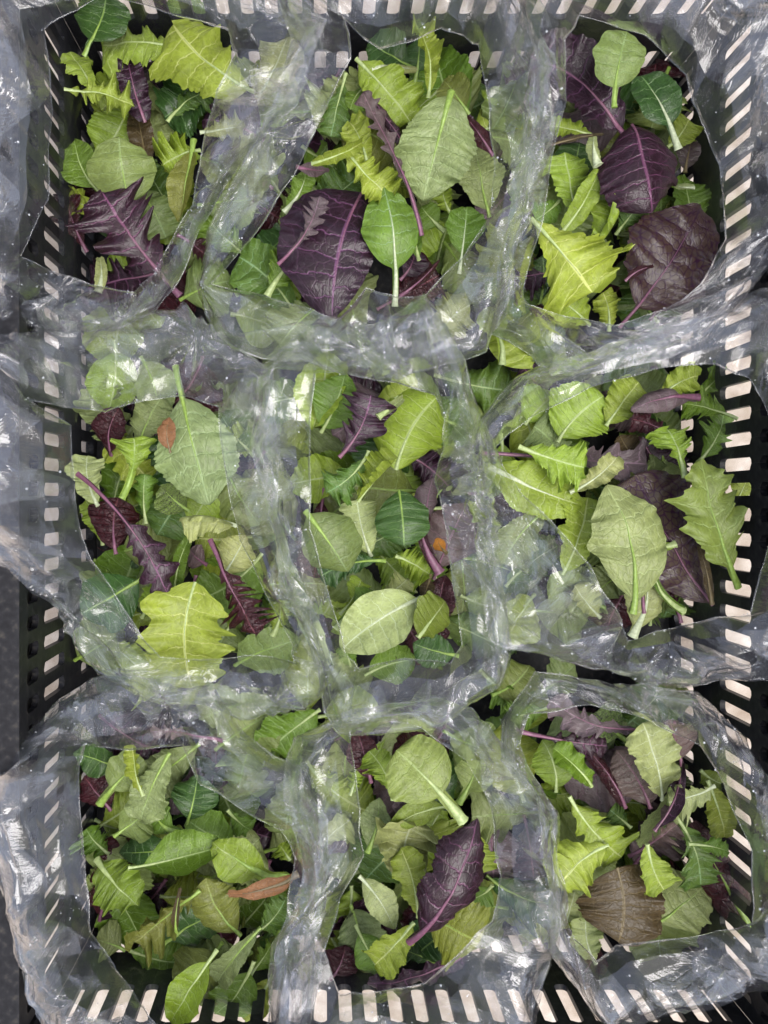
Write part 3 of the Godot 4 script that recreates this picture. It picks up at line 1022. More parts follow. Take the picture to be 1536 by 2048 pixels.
	L("purple", "strap", 842, 338, 752, 208, 44, 6, "blistered purple leaf rolled lengthwise", {"ruf": 0.3, "puck": 0.2, "fold": -0.5, "curl": -0.8})
	L("under", "mustard", 903, 183, 846, 402, 138, 8, "big crinkled pale leaf showing its back", {"twist": 0.1, "roll": 0.06, "puck": 0.13, "r0": 0.0021, "stem": 0.03, "shape": "oval", "curl": -0.2, "fold": 0.05, "ruf": 0.09})
	L("lettuce", "frill", 900, 425, 885, 378, 40, 5, "small frilly leaf below the crinkled leaf")
	L("green", "spoon", 888, 462, 842, 412, 52, 5, "small smooth green leaf above the wine roll")
	L("lime", "frill", 736, 335, 700, 246, 62, 6, "lime leaf tip standing behind the curl")
	L("lime", "strap", 624, 328, 724, 285, 38, 7, "curled lime strip like a ribbon", {"ruf": 0.2, "fl": 1.1, "fr": 0.5, "arch": 0.15})
	L("lime", "frill", 690, 300, 786, 398, 74, 7, "twisted lime lettuce leaf in the middle", {"ruf": 0.45})
	L("mauve", "spear", 592, 334, 660, 340, 26, 6, "short dusky stem end next to the lime ribbon")
	L("green", "lettuce", 568, 425, 612, 345, 50, 5, "light leaf with a pale stalk at the left film", {"stalk": "white", "r0": 0.0022})
	L("purple", "mustard", 724, 385, 664, 640, 190, 6, "big flat purple leaf with a notch,", {"twist": 0.1, "shape": "oval", "fold": 0.0, "curl": -0.25, "skew": 0.3, "roll": 0.0, "ruf": 0.05, "sweep": -0.1, "stem": 0.0, "teeth": 0.05, "r0": 0.001})
	L("green", "kale", 534, 592, 618, 488, 108, 4, "dark jagged leaf with a pale stalk at the lower left", {"stalk": "pale", "r0": 0.0024, "stem": 0.1})
	L("under", "lettuce", 640, 610, 560, 690, 120, 4, "pale toothed leaf veiled by the lower film", {"teeth": 0.35, "dim": 0.9})
	L("mauve", "miz", 556, 528, 640, 392, 62, 8, "small dusky fringed leaf lying on the big purple leaf", {"r0": 0.0012, "stem": 0.35})
	L("green", "spear", 838, 520, 836, 450, 26, 5, "thin green stalk beside the bright oval leaf")
	L("purple", "oval", 800, 560, 830, 500, 60, 4, "dark purple leaf under the bright oval leaf")
	L("maroon", "mustard", 800, 592, 880, 518, 52, 6, "rolled wine red leaf", {"fl": -0.7, "fr": -0.6, "curl": -1.0, "puck": 0.16})
	L("green", "oval", 918, 548, 934, 414, 78, 6, "green leaf with a white rib at the lower right", {"stem": 0.28, "stalk": "white", "shape": "oval"})
	L("lettuce", "oval", 789, 614, 768, 372, 112, 8, "bright green pointed oval leaf with a white rib", {"twist": 0.1, "roll": 0.06, "stem": 0.3, "stalk": "white", "r0": 0.0019, "tint": Color(0.62, 0.72, 0.8), "shape": "oval", "arch": 0.06})
	L("pale", "frill", 860, 690, 940, 610, 100, 2, "pale frilled leaf under the lower right film")
	L("mauve", "miz", 843, 472, 724, 188, 62, 9, "long thin bronze mizuna leaf with a violet stem", {"stem": 0.36, "r0": 0.0014, "ln": 4.0, "lobe": 0.8, "bend": 0.03, "tint": Color(0.8, 0.75, 0.7)})

	here = "top right"
	fill(303, 1030, 150, 1390, 650)
	L("lettuce", "spoon", 1004, 730, 965, 620, 60, 1, "light leaf on a long stalk between the film", {"r0": 0.0026, "stem": 0.5})
	L("dark", "spoon", 1152, 372, 1160, 285, 76, 3, "dark smooth leaf behind the lettuce")
	L("lime", "lettuce", 1335, 295, 1378, 238, 78, 3, "yellow green lettuce edge below the dark folded leaf", {"dim": 0.7})
	L("under", "lettuce", 1022, 402, 1090, 330, 90, 3, "pale leaf with a thick rib veiled by the left film")
	L("lettuce", "lettuce", 1152, 428, 1128, 305, 96, 4, "light green leaf in the left half")
	L("green", "lettuce", 1120, 400, 1070, 440, 60, 3, "mid green leaf below the veiled leaf")
	L("teal", "kale", 1232, 468, 1278, 412, 78, 5, "blue green toothed leaf in the middle")
	L("dark", "mustard", 1080, 610, 1085, 510, 80, 2, "blackish green leaf in the dark gap")
	L("maroon", "mustard", 1155, 642, 1058, 618, 36, 4, "dull wine leaf along the bottom film")
	L("netted", "mustard", 1370, 345, 1385, 275, 40, 3, "netted dark leaf end by the wall")
	L("green", "mustard", 1385, 470, 1365, 350, 80, 2, "mid green leaf low by the wall slots")
	L("maroon", "oak", 1300, 640, 1375, 560, 90, 2, "dull wine leaf low at the wall end")
	L("pale", "strap", 1388, 376, 1350, 370, 12, 5, "short buff stalk by the wall", {"r0": 0.0014})
	L("dark", "spoon", 1356, 300, 1282, 152, 88, 6, "dark green folded leaf with a white stalk", {"stem": 0.3, "stalk": "white", "r0": 0.0024, "fl": 0.8, "fr": 0.1})
	L("netted", "mustard", 1236, 656, 1404, 408, 178, 6, "large netted purple leaf against the wall", {"twist": 0.1, "roll": 0.06, "puck": 0.1, "r0": 0.0012, "stem": 0.18, "stalk": "pink", "fold": 0.05, "curl": -0.35, "shape": "oval", "tint": Color(0.8, 0.62, 0.72)})
	L("maroon", "spear", 1250, 562, 1308, 533, 14, 7.5, "thin violet side rib on the netted leaf", {"r0": 0.001})
	L("purple", "mustard", 1246, 268, 1062, 112, 158, 6, "large purple leaf with a violet rib at the top", {"twist": 0.1, "roll": 0.06, "shape": "ob", "r0": 0.0017, "fold": 0.15, "stem": 0.03, "ruf": 0.09})
	L("lettuce", "frill", 1182, 270, 1100, 252, 44, 5, "small pale frilly piece at the left film")
	L("pale", "strap", 1196, 332, 1189, 268, 24, 6, "stubby white stalk end", {"r0": 0.003, "rib": 0.85, "stalk": "white"})
	L("bronze", "spear", 1102, 291, 1210, 267, 10, 7, "thin buff stem crossing the white stub", {"r0": 0.0009})
	L("purple", "spoon", 1264, 250, 1304, 426, 178, 7, "domed glossy purple leaf", {"fl": -0.15, "fr": -0.15, "curl": -0.55, "roll": 0.0, "stem": 0.01, "r0": 0.0009, "arch": 0.16, "tint": Color(1, 0.9, 0.95)})
	L("sage", "spoon", 1229, 215, 1254, 62, 94, 9, "upright pale spoon leaf at the top edge", {"twist": 0.1, "roll": 0.06, "r0": 0.0017, "tint": Color(1, 1, 0.95)})
	L("lettuce", "strap", 1126, 462, 1198, 340, 44, 6, "narrow light leaf leaning against the white stub", {"fold": 0.7})
	L("lettuce", "lettuce", 1180, 505, 1236, 395, 112, 6, "light green leaf with a rolled edge", {"fr": 0.8, "cr": 1.8, "fl": 0.1})
	L("lettuce", "lettuce", 1180, 650, 1100, 580, 84, 4, "light green leaf low at the front")
	L("lime", "frill", 1218, 662, 1206, 585, 62, 5, "lime frilled leaf at the lower end")
	L("lime", "fan", 1062, 438, 1185, 585, 195, 9, "big bent lime leaf, yellow on its left half,", {"stem": 0.02, "fl": -0.1, "fr": -0.5, "teeth": 0.3, "r0": 0.0015, "arch": 0.14, "skew": -0.05})

	here = "middle left"
	fill(404, 170, 780, 560, 1320)
	L("maroon", "mustard", 222, 912, 238, 815, 66, 3, "dark wine leaf in the upper corner")
	L("under", "lettuce", 275, 905, 322, 795, 92, 4, "pale green leaf beside the brown leaf")
	L("sage", "mustard", 450, 930, 520, 1050, 100, 2, "grey green leaf veiled by the right film")
	L("lettuce", "lettuce", 430, 900, 500, 870, 70, 1, "light leaf deep under the right film")
	L("pale", "lettuce", 196, 1012, 174, 912, 72, 5, "wan yellow leaf beside the pink stem")
	L("green", "kale", 292, 1048, 290, 948, 60, 5, "mid green leaf with a toothed rim")
	L("veined", "mustard", 378, 1022, 322, 972, 66, 5, "black veined green leaf under the large pale leaf")
	L("lettuce", "lettuce", 205, 1090, 170, 1000, 50, 3, "light leaf edge below the wine leaf")
	L("green", "strap", 348, 1192, 380, 1072, 36, 6, "upright narrow green leaf", {"fold": 0.9})
	L("mauve", "oval", 415, 1130, 380, 1100, 50, 3, "dusky leaf in the central gap")
	L("pale", "mustard", 445, 1152, 492, 1072, 78, 5, "pale blunt leaf beside the wine fringe")
	L("sage", "mustard", 150, 1320, 235, 1270, 120, 2, "grey leaf veiled by the lower left film")
	L("sage", "oval", 215, 1140, 175, 1180, 70, 2, "dull green leaf above the dark ribbed leaf")
	L("dark", "mustard", 286, 1156, 162, 1228, 118, 6, "dark green leaf with a pale rib", {"stalk": "fresh", "shape": "oval", "teeth": 0.02, "r0": 0.0016})
	L("maroon", "mustard", 232, 1108, 236, 996, 120, 6, "blistered wine red leaf", {"shape": "ob", "teeth": 0.05, "puck": 0.12, "fold": -0.1})
	L("lettuce", "fan", 243, 998, 268, 876, 92, 7, "Y shaped bright lettuce leaf", {"stem": 0.42, "stalk": "fresh", "r0": 0.0022})
	L("lettuce", "frill", 284, 1235, 335, 1180, 66, 5, "small frilly leaf above the star leaf")
	L("lettuce", "kale", 450, 1268, 490, 1222, 50, 5, "small toothed light leaf")
	L("lime", "frill", 545, 1270, 560, 1200, 50, 4, "lime leaf with a pale stalk at the right film", {"r0": 0.0022})
	L("sage", "mustard", 470, 1330, 600, 1280, 90, 3, "flat green leaf under the lower right film")
	L("green", "oval", 480, 1290, 545, 1265, 60, 3, "mid green piece in the lower right gap")
	L("maroon", "miz", 420, 1080, 512, 1268, 130, 7, "fringed bronze red mizuna leaf", {"stem": 0.3, "r0": 0.0017, "lobe": 0.85, "ln": 6.0, "teeth": 0.6, "tint": Color(1, 1, 1)})
	L("pale", "lettuce", 472, 1052, 360, 1038, 86, 7, "folded yellow lettuce leaf across the middle", {"fl": 0.2, "fr": 1.0, "cr": 1.2})
	L("under", "mustard", 351, 733, 420, 1010, 150, 8, "large pale leaf with its stalk under the film,", {"twist": 0.1, "roll": 0.06, "stem": 0.24, "r0": 0.002, "puck": 0.06, "shape": "oval", "fold": -0.08, "curl": -0.2})
	L("brown", "oval", 341, 906, 338, 834, 36, 9.5, "little rust brown leaf lying on the large pale leaf", {"stem": 0.1, "r0": 0.0006, "hb": 0.004, "ht": 0.004, "fold": 0.1})
	L("purple", "oak", 154, 947, 338, 1196, 100, 9, "long purple leaf on a thin pink stem", {"stem": 0.46, "r0": 0.0015, "lobe": 0.55, "ln": 2.5, "shape": "oval", "tint": Color(1, 0.95, 1)})
	L("lime", "oak", 390, 1165, 386, 1375, 190, 8, "star shaped lime lettuce leaf at the front", {"twist": 0.1, "lobe": 0.36, "ln": 1.7, "shape": "round", "stem": 0.0, "sweep": 0.1, "roll": 0.0, "fold": 0.05, "r0": 0.0009, "teeth": 0.1})

	here = "centre"
	fill(505, 620, 760, 920, 1330)
	L("green", "mustard", 642, 865, 690, 748, 96, 4, "mid green leaf with pale veins in the upper corner")
	L("lime", "lettuce", 745, 825, 835, 765, 80, 4, "yellow green lettuce under the upper film")
	L("pale", "strap", 756, 834, 806, 796, 20, 7, "cut pale green stalk at the top", {"r0": 0.0023, "rib": 0.85, "stalk": "pale"})
	L("mauve", "mustard", 850, 1062, 866, 955, 56, 4, "dusky grey leaf by the right film")
	L("amber", "oval", 893, 1106, 872, 1076, 26, 5, "scrap of orange leaf beside the pink stalk")
	L("maroon", "mustard", 880, 1262, 892, 1150, 60, 3, "wine leaf low beside the right film")
	L("green", "mustard", 730, 1350, 830, 1320, 80, 3, "mid green leaf under the bottom film")
	L("dark", "mustard", 918, 1312, 826, 1286, 66, 5, "dark ribbed leaf at the lower right")
	L("green", "lettuce", 700, 1330, 690, 1290, 40, 4, "light leaf edge at the lower left")
	L("bronze", "spear", 860, 1150, 842, 1200, 30, 4, "brownish stem in the lower gap")
	L("lettuce", "lettuce", 792, 940, 872, 796, 165, 6, "broad bright lettuce leaf with white veins", {"twist": 0.1, "fold": 0.05, "teeth": 0.09, "tn": 13.0, "shape": "round", "stem": 0.0, "roll": 0.05, "sweep": 0.25, "ruf": 0.08, "tint": Color(1, 1, 0.9)})
	L("purple", "oak", 678, 915, 742, 790, 122, 7, "purple leaf with pointed lobes", {"lobe": 0.6, "ln": 2.1, "teeth": 0.0, "roll": 0.0, "twist": 0.1, "sweep": 0.5})
	L("teal", "kale", 738, 902, 655, 984, 84, 7, "deep green frilly leaf", {"teeth": 0.6, "ruf": 0.25, "tint": Color(0.9, 1, 0.9)})
	L("pale", "lettuce", 742, 1112, 714, 1000, 84, 5, "washed out lettuce leaf between the two round leaves")
	L("lettuce", "frill", 792, 1112, 858, 1148, 84, 6, "ruffled light lettuce below the dark round leaf", {"ruf": 0.5})
	L("dark", "kale", 772, 1122, 642, 1152, 72, 5, "dark crimped leaf under the grey round leaf")
	L("pale", "kale", 752, 1195, 815, 1158, 66, 5, "small pale toothed leaf")
	L("lettuce", "lettuce", 680, 1228, 722, 1160, 50, 5, "thin stalked light leaf", {"stem": 0.45, "r0": 0.0013})
	L("lime", "frill", 716, 1002, 792, 918, 98, 8, "lime leaf with a folded lip", {"fl": 0.3, "fr": 1.1, "cr": 0.9})
	L("maroon", "oval", 880, 1146, 838, 1005, 44, 7, "wine leaf on a thick pink stalk", {"stem": 0.62, "r0": 0.0032, "stalk": "pink"})
	L("green", "oval", 672, 1260, 752, 1185, 56, 6, "mid green leaf on a thick pale stalk", {"stem": 0.52, "r0": 0.0029, "stalk": "pale"})
	L("pale", "oval", 842, 1196, 682, 1300, 116, 7, "smooth whitish leaf shown from its back", {"twist": 0.1, "roll": 0.06, "stem": 0.04, "r0": 0.0017, "shape": "oval"})
	L("lime", "spoon", 835, 1275, 890, 1202, 96, 7, "yellow olive leaf folded like an ear", {"stem": 0.02, "fl": 0.5, "fr": -0.3, "dim": 0.62})
	L("sage", "spoon", 611, 1022, 694, 1142, 124, 8, "grey green round leaf shown from its back", {"twist": 0.1, "roll": 0.06, "r0": 0.0019, "stem": 0.06, "dim": 0.75, "fold": -0.15})
	L("dark", "spoon", 798, 982, 808, 1092, 102, 9, "glossy dark round leaf", {"twist": 0.1, "roll": 0.06, "stem": 0.01, "r0": 0.0008, "fold": -0.1, "curl": -0.3, "tint": Color(1, 1, 0.9)})
	L("lime", "frill", 948, 1043, 938, 1002, 52, 13, "tiny lime curl on the film edge", {"ruf": 0.5, "fold": 0.7, "curl": 0.8, "stem": 0.02})

	here = "middle right"
	fill(606, 990, 770, 1470, 1260)
	L("lettuce", "mustard", 1050, 850, 1110, 790, 90, 2, "light leaf veiled by the upper film")
	L("lettuce", "mustard", 1115, 885, 1208, 792, 128, 4, "broad light green leaf under the film edge")
	L("lime", "lettuce", 1212, 852, 1278, 764, 88, 4, "yellow green lettuce leaf at the top")
	L("lime", "frill", 1318, 794, 1396, 752, 62, 5, "lime frilled lettuce tip by the wall")
	L("green", "kale", 1388, 800, 1446, 745, 70, 3, "mid green toothed leaf in the upper corner")
	L("mauve", "oval", 1399, 794, 1262, 820, 52, 6, "dusky leaf with a broad buff rib", {"r0": 0.0024, "stem": 0.1})
	L("green", "oak", 1394, 925, 1448, 825, 92, 4, "darker green leaf beside the wall slots")
	L("green", "miz", 1474, 838, 1364, 808, 110, 6, "curved green mizuna leaf at the wall", {"lobe": 0.5, "tint": Color(1.0, 1.0, 0.8)})
	L("maroon", "frill", 1358, 886, 1262, 838, 56, 6, "frilly wine red leaf")
	L("bronze", "mustard", 1270, 920, 1240, 870, 60, 3, "brown purple leaf in the shade of the frilly one")
	L("mauve", "miz", 966, 905, 1294, 928, 96, 5, "pointed mauve mizuna leaf on a pink stem", {"stem": 0.52, "r0": 0.0013, "lobe": 0.6, "ln": 2.6})
	L("lettuce", "mustard", 975, 930, 1168, 1012, 100, 6, "long light green leaf with a white rib", {"stalk": "white", "r0": 0.0021, "stem": 0.03})
	L("lettuce", "kale", 1038, 893, 1168, 935, 108, 8, "toothed bright green leaf lying on the pink stem", {"r0": 0.0016, "stem": 0.12})
	L("pale", "frill", 1140, 985, 1234, 914, 50, 7, "narrow pale leaf with a curled tip")
	L("lime", "lettuce", 1124, 1148, 1176, 995, 100, 5, "yellow leaf behind the large oval leaf")
	L("under", "lettuce", 1090, 1022, 1005, 1128, 108, 4, "pale toothed leaf veiled by the left film")
	L("sage", "mustard", 1210, 1215, 1100, 1150, 100, 2, "grey green leaf veiled by the lower left film")
	L("pale", "lettuce", 1200, 1235, 1150, 1170, 70, 3, "wan leaf under the free film edge")
	L("lettuce", "fan", 1370, 956, 1335, 858, 112, 8, "bright fan shaped lettuce leaf", {"stem": 0.28, "r0": 0.002})
	L("lime", "lettuce", 1466, 1015, 1496, 955, 50, 4, "yellow leaf tip over the wall slots", {"dim": 0.8})
	L("maroon", "miz", 1362, 1245, 1308, 1155, 70, 4, "dull wine mizuna leaf at the lower end")
	L("teal", "kale", 1300, 1250, 1290, 1200, 40, 3, "small dark frilly leaf at the lower end")
	L("netted", "mustard", 1424, 1210, 1270, 950, 190, 6, "large netted purple green leaf", {"twist": 0.1, "roll": 0.06, "shape": "ob", "puck": 0.09, "r0": 0.0011, "stalk": "pink", "stem": 0.03, "fold": 0.05, "curl": -0.3, "tint": Color(1, 0.93, 1)})
	L("bronze", "strap", 1424, 1208, 1398, 1090, 16, 8, "buff stalk lying along the netted leaf", {"r0": 0.0015})
	L("lettuce", "strap", 1350, 1088, 1288, 1090, 20, 8, "short pale stalk lying level", {"r0": 0.0024, "rib": 0.85, "stalk": "pale"})
	L("green", "miz", 1366, 1222, 1300, 1100, 80, 7, "pale green leaf on a bent white green stalk", {"stem": 0.6, "r0": 0.0026, "stalk": "pale", "bend": -0.16})
	L("mauve", "miz", 1288, 1226, 1282, 1098, 22, 7, "thin dark pink stalk", {"stem": 0.7, "r0": 0.0012})
	L("pale", "mustard", 1264, 1272, 1292, 1130, 74, 6, "pale leaf with a thick whitish rib", {"r0": 0.0034, "stem": 0.1, "stalk": "white"})
	L("sage", "miz", 1478, 1175, 1402, 918, 140, 9, "light green mizuna leaf reaching over the wall slots", {"twist": 0.1, "roll": 0.06, "lobe": 0.42, "ln": 3.2, "shape": "oval", "teeth": 0.15, "r0": 0.0021, "tint": Color(1, 1, 0.72), "stem": 0.16})
	L("under", "oval", 1264, 1228, 1214, 970, 142, 9, "large oval leaf showing its pale back", {"teeth": 0.0, "twist": 0.1, "roll": 0.06, "r0": 0.0022, "stem": 0.1, "shape": "oval", "puck": 0.05, "dim": 0.95, "fold": -0.05, "curl": -0.15})

	here = "bottom left"
	fill(707, 180, 1490, 560, 2010)
	L("sage", "mustard", 430, 1500, 560, 1420, 120, 1, "grey green leaf under the film at the upper right end")
	L("green", "lettuce", 640, 1420, 540, 1500, 110, 2, "mid green leaf under the upper right fold")
	L("under", "mustard", 500, 1400, 400, 1440, 110, 1, "pale leaf deep under the upper film fold")
	L("mauve", "miz", 445, 1482, 300, 1462, 40, 6, "pinkish mizuna stem under the upper film", {"stem": 0.4})
	L("sage", "mustard", 505, 1905, 385, 1935, 115, 2, "dull green leaf low along the bottom wall")
	L("green", "lettuce", 260, 1900, 370, 1925, 105, 2, "mid green leaf low in the bottom left part")
	L("olive", "oval", 560, 1860, 500, 1945, 90, 1, "olive leaf low at the bottom right end")
	L("dark", "oval", 252, 1535, 148, 1505, 66, 4, "dark green leaf in the upper left corner")
	L("maroon", "mustard", 222, 1620, 168, 1552, 84, 3, "blackish wine leaf near the wall")
	L("dark", "oval", 372, 1652, 395, 1550, 88, 4, "blackish green leaf beside the pale leaf")
	L("green", "kale", 455, 1620, 500, 1660, 60, 4, "small toothed leaf at the film fold")
	L("sage", "oval", 228, 1672, 300, 1618, 78, 5, "dull green leaf right of the wall slots")
	L("green", "oval", 480, 1690, 375, 1640, 90, 4, "flat green leaf under the purple stem")
	L("dark", "oval", 362, 1695, 238, 1706, 62, 4, "black green leaf under the purple stem")
	L("green", "frill", 218, 1708, 172, 1658, 72, 5, "crimped dark leaf against the left film")
	L("sage", "mustard", 180, 1800, 230, 1760, 80, 3, "dull leaf veiled by the left film")
	L("under", "oval", 250, 1900, 195, 1880, 80, 2, "pale leaf pressed against the left film")
	L("sage", "spoon", 199, 1609, 288, 1520, 78, 6, "grey green spoon leaf with a thick stalk", {"r0": 0.0026, "stem": 0.34})
	L("lime", "frill", 286, 1592, 266, 1490, 42, 8, "narrow lime leaf standing on end", {"fold": 0.6})
	L("under", "lettuce", 339, 1506, 282, 1640, 84, 7, "pale light leaf hanging tip down", {"stem": 0.02, "dim": 0.95})
	L("green", "oval", 366, 1672, 300, 1615, 70, 6, "mid green leaf with a stout stalk end", {"r0": 0.0036, "stem": 0.25, "stalk": "fresh"})
	L("lettuce", "mustard", 194, 1718, 278, 1812, 92, 7, "light green leaf with a bright rib at the left", {"r0": 0.0022, "stalk": "pale", "ruf": 0.25, "dim": 0.75})
	L("lettuce", "oval", 568, 1757, 425, 1685, 84, 7, "light green leaf with a very thick stalk", {"r0": 0.0046, "stem": 0.3, "stalk": "fresh", "dim": 0.8})
	L("green", "oval", 256, 1735, 450, 1690, 96, 8, "long folded bright green leaf", {"fl": 0.1, "fr": 0.9, "cr": 0.5, "tint": Color(1, 1, 0.8), "arch": -0.05})
	L("lettuce", "frill", 580, 1720, 560, 1690, 50, 5, "light frill beside the thick stalk")
	L("olive", "oak", 400, 1780, 268, 1885, 96, 6, "wilted olive leaf with brown spots", {"ruf": 0.4, "tint": Color(1, 0.9, 0.9)})
	L("bronze", "spear", 353, 1866, 362, 1772, 14, 8, "thin dry stalk on the wilted leaf", {"r0": 0.0012, "stalk": "fresh"})
	L("dark", "spoon", 326, 1890, 440, 1825, 92, 6, "bluish dark leaf under the wilted one", {"stem": 0.06})
	L("teal", "kale", 508, 1866, 570, 1800, 72, 5, "blue green frilly leaf at the right film")
	L("olive", "mustard", 482, 1872, 412, 1755, 94, 7, "yellowish crinkled leaf in the right half", {"puck": 0.12})
	L("green", "kale", 498, 1955, 548, 1882, 64, 4, "small jagged leaf with a brown heart")
	L("under", "mustard", 522, 1855, 436, 1962, 60, 8, "pale tapering leaf pointing down", {"shape": "ob", "dim": 0.9})
	L("olive", "oval", 445, 1885, 352, 1990, 116, 6, "broad dull leaf at the front", {"tint": Color(0.8, 0.85, 0.9)})
	L("green", "oval", 508, 1922, 428, 2028, 92, 6, "smooth mid green leaf at the bottom edge", {"dim": 0.8})
	L("lime", "frill", 545, 1950, 482, 2025, 74, 5, "lime frill at the bottom right corner", {"dim": 0.75})
	L("lettuce", "oval", 434, 1898, 342, 2046, 72, 9, "folded light leaf hanging over the bottom slots", {"fl": 0.9, "fr": -0.2, "tint": Color(1, 1, 0.8)})
	L("brown", "spear", 596, 1748, 453, 1788, 36, 9.5, "dry brown strip of leaf", {"r0": 0.0022, "fold": 0.5, "stem": 0.02})

	here = "bottom middle"
	fill(808, 660, 1460, 980, 1960)
	L("under", "mustard", 690, 1915, 800, 1900, 100, 2, "pale leaf low along the bottom wall")
	L("dark", "mustard", 900, 1860, 830, 1915, 95, 3, "dark green leaf low behind the round toothed leaf")
	L("maroon", "mustard", 742, 1565, 714, 1460, 60, 4, "dark wine leaf in the upper left corner")
	L("bronze", "oak", 800, 1500, 830, 1478, 50, 4, "crumpled brown leaf end at the top")
	L("sage", "oval", 918, 1605, 958, 1520, 70, 4, "dull green leaf beside the thick stalk", {"stem": 0.3, "r0": 0.0024})
	L("pale", "lettuce", 640, 1690, 700, 1640, 70, 1, "pale leaf veiled by the left film")
	L("lettuce", "frill", 700, 1590, 715, 1540, 40, 4, "small light frill at the left film edge")
	L("maroon", "oval", 660, 1960, 690, 1890, 70, 3, "dusky leaf veiled by the lower left film")
	L("lettuce", "kale", 785, 1600, 738, 1502, 76, 6, "toothed light leaf left of the large spoon leaf")
	L("under", "mustard", 735, 1705, 758, 1595, 60, 5, "pale leaf with a toothed edge at the left", {"r0": 0.0018})
	L("mauve", "oval", 868, 1612, 784, 1614, 48, 6, "dull brown pink leaf under the large spoon leaf")
	L("lime", "oval", 906, 1612, 778, 1655, 50, 6, "narrow light leaf curving under the thick stalk", {"dim": 0.6})
	L("green", "oval", 985, 1770, 940, 1800, 60, 4, "mid green leaf at the right film")
	L("pale", "frill", 805, 1760, 826, 1640, 122, 6, "crumpled pale lettuce in the middle", {"ruf": 0.4, "dim": 0.85})
	L("lime", "lettuce", 836, 1835, 802, 1695, 70, 7, "upright lime leaf beside the pointed purple leaf", {"dim": 0.8})
	L("lime", "lettuce", 948, 1664, 962, 1748, 82, 7, "short lime leaf right of the pointed purple leaf", {"stem": 0.02})
	L("pale", "mustard", 718, 1752, 788, 1858, 54, 6, "narrow pale leaf at the left", {"dim": 0.85})
	L("green", "oval", 712, 1850, 762, 1955, 62, 5, "curved mid green leaf at the lower left")
	L("lime", "lettuce", 828, 1845, 750, 1930, 86, 7, "toothed lime leaf at the front", {"dim": 0.85})
	L("dark", "kale", 870, 1930, 800, 1900, 50, 3, "dark leaf low at the front")
	L("purple", "strap", 935, 1905, 735, 1968, 44, 5, "long dark purple leaf along the bottom edge", {"ruf": 0.3, "puck": 0.12})
	L("olive", "spoon", 852, 1832, 958, 1885, 134, 7, "round toothed yellow green leaf below the pointed purple leaf", {"stem": 0.02, "teeth": 0.15, "tint": Color(1.0, 1.0, 0.6), "r0": 0.0012})
	L("sage", "spoon", 926, 1642, 792, 1500, 132, 9, "large spoon leaf with a thick pale stalk", {"twist": 0.1, "roll": 0.06, "stem": 0.36, "r0": 0.0034, "tint": Color(1, 1, 0.8), "stalk": "pale", "fl": 0.35, "fr": 0.05})
	L("purple", "mustard", 818, 1883, 955, 1638, 118, 9, "pointed purple leaf with a magenta rib", {"twist": 0.1, "roll": 0.06, "stem": 0.12, "r0": 0.0022, "teeth": 0.18, "tn": 14.0, "fold": 0.1})

	here = "bottom right"
	fill(909, 1050, 1420, 1480, 1890)
	L("green", "miz", 1104, 1412, 1022, 1435, 90, 4, "blue green lobed leaf in the upper left corner", {"lobe": 0.4})
	L("olive", "mustard", 985, 1390, 1060, 1330, 110, 1, "olive leaf deep under the upper left film fold")
	L("green", "kale", 960, 1340, 1040, 1410, 90, 1, "jagged mid green leaf under the upper left film fold")
	L("sage", "mustard", 1090, 1380, 1150, 1330, 70, 2, "grey leaf veiled by the upper film")
	L("lettuce", "mustard", 1112, 1585, 1084, 1480, 82, 4, "light green leaf by the left film", {"dim": 0.8})
	L("veined", "spoon", 1252, 1482, 1190, 1425, 84, 4, "marbled olive leaf in the shade")
	L("mauve", "miz", 1350, 1446, 1100, 1400, 76, 7, "long pinkish mizuna leaf bowed across the top", {"stem": 0.3, "bend": -0.12, "r0": 0.0015, "lobe": 0.6})
	L("purple", "miz", 1040, 1463, 1215, 1492, 84, 7, "forked purple leaf on a pale pink stalk", {"stem": 0.34, "r0": 0.0016, "lobe": 0.7, "ln": 2.6})
	L("maroon", "strap", 1252, 1616, 1168, 1490, 52, 6, "blistered purple leaf rolled like a tube", {"puck": 0.15, "fold": -0.5, "curl": -0.8})
	L("green", "lettuce", 1182, 1572, 1106, 1496, 62, 7, "folded green leaf with a lime edge", {"fl": 0.9, "fr": 0.1, "tint": Color(1, 1, 0.6)})
	L("mauve", "mustard", 1300, 1615, 1232, 1500, 96, 5, "greyish pink leaf under the pale lettuce", {"tint": Color(0.95, 1, 0.85)})
	L("mauve", "oval", 1364, 1532, 1340, 1440, 84, 7, "greyish pink oval leaf near the upper film", {"tint": Color(1, 0.95, 0.85)})
	L("pale", "lettuce", 1322, 1598, 1286, 1446, 104, 8, "pale yellow lettuce leaf with a wavy edge", {"dim": 0.9})
	L("lime", "lettuce", 1415, 1560, 1450, 1675, 66, 6, "lime leaf hanging toward the wall slots", {"dim": 0.75})
	L("lime", "lettuce", 1400, 1540, 1455, 1570, 60, 5, "yellow leaf corner over the wall slots", {"dim": 0.65})
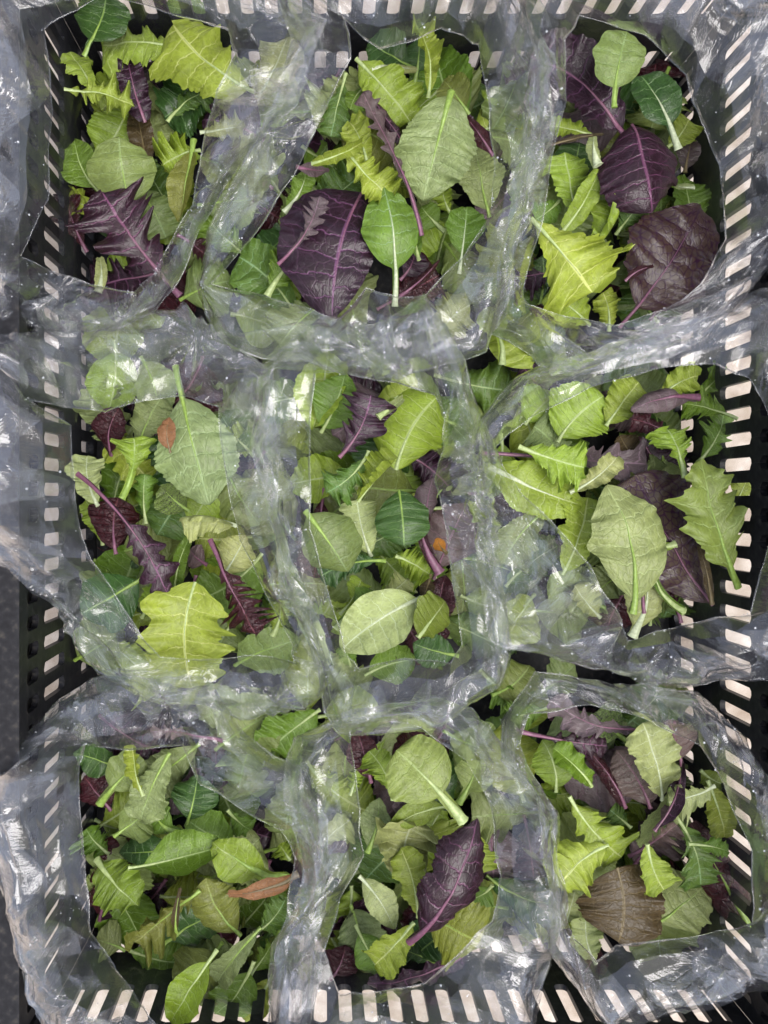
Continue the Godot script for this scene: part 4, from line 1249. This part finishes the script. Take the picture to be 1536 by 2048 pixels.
	L("pale", "oak", 1430, 1572, 1336, 1604, 100, 8, "pale lobed lettuce leaf with white veins", {"dim": 0.95})
	L("purple", "spear", 1308, 1662, 1364, 1522, 38, 9, "narrow rolled purple spear", {"fl": 1.0, "fr": 0.8})
	L("teal", "kale", 1262, 1655, 1220, 1620, 60, 4, "dark leaf in the middle gap")
	L("lettuce", "oak", 1138, 1592, 1244, 1715, 116, 8, "lobed light lettuce leaf in the left half", {"lobe": 0.5, "ln": 2.6, "dim": 0.95})
	L("mauve", "miz", 1258, 1712, 1354, 1648, 64, 7, "small dusky mizuna leaf above the bronze leaf", {"tint": Color(0.95, 0.95, 0.8)})
	L("maroon", "strap", 1506, 1868, 1380, 1645, 84, 5, "long wine red leaf reaching to the corner", {"stalk": "fresh", "r0": 0.0024, "puck": 0.1, "teeth": 0.05, "ruf": 0.05})
	L("teal", "miz", 1340, 1618, 1400, 1768, 104, 7, "blue green lobed leaf with a white rib", {"stalk": "pale", "r0": 0.0016, "lobe": 0.5})
	L("green", "kale", 1378, 1688, 1458, 1704, 42, 8, "narrow green toothed leaf over the wine leaf")
	L("under", "mustard", 1308, 1852, 1412, 1768, 116, 5, "smooth pale leaf at the lower right", {"dim": 0.95})
	L("maroon", "mustard", 1150, 1960, 1190, 1890, 60, 2, "dark leaf under the bottom film")
	L("pale", "lettuce", 1192, 1928, 1172, 1838, 66, 5, "pale leaf below the bronze leaf")
	L("pale", "frill", 1130, 1850, 1150, 1785, 50, 4, "pale frill beside the left film")
	L("lime", "lettuce", 1216, 1690, 1118, 1775, 118, 8, "broad lime leaf left of the bronze leaf", {"fold": 0.25})
	L("bronze", "mustard", 1234, 1735, 1236, 1884, 162, 9, "wide bronze brown leaf", {"twist": 0.1, "shape": "round", "stem": 0.0, "teeth": 0.08, "sweep": 0.1, "roll": 0.0, "fold": 0.0, "curl": -0.3, "r0": 0.0009, "puck": 0.02})
	L("lime", "lettuce", 1295, 1688, 1328, 1780, 76, 10, "small pointed lime leaf above the bronze leaf", {"stem": 0.02, "tint": Color(1, 1, 1)})
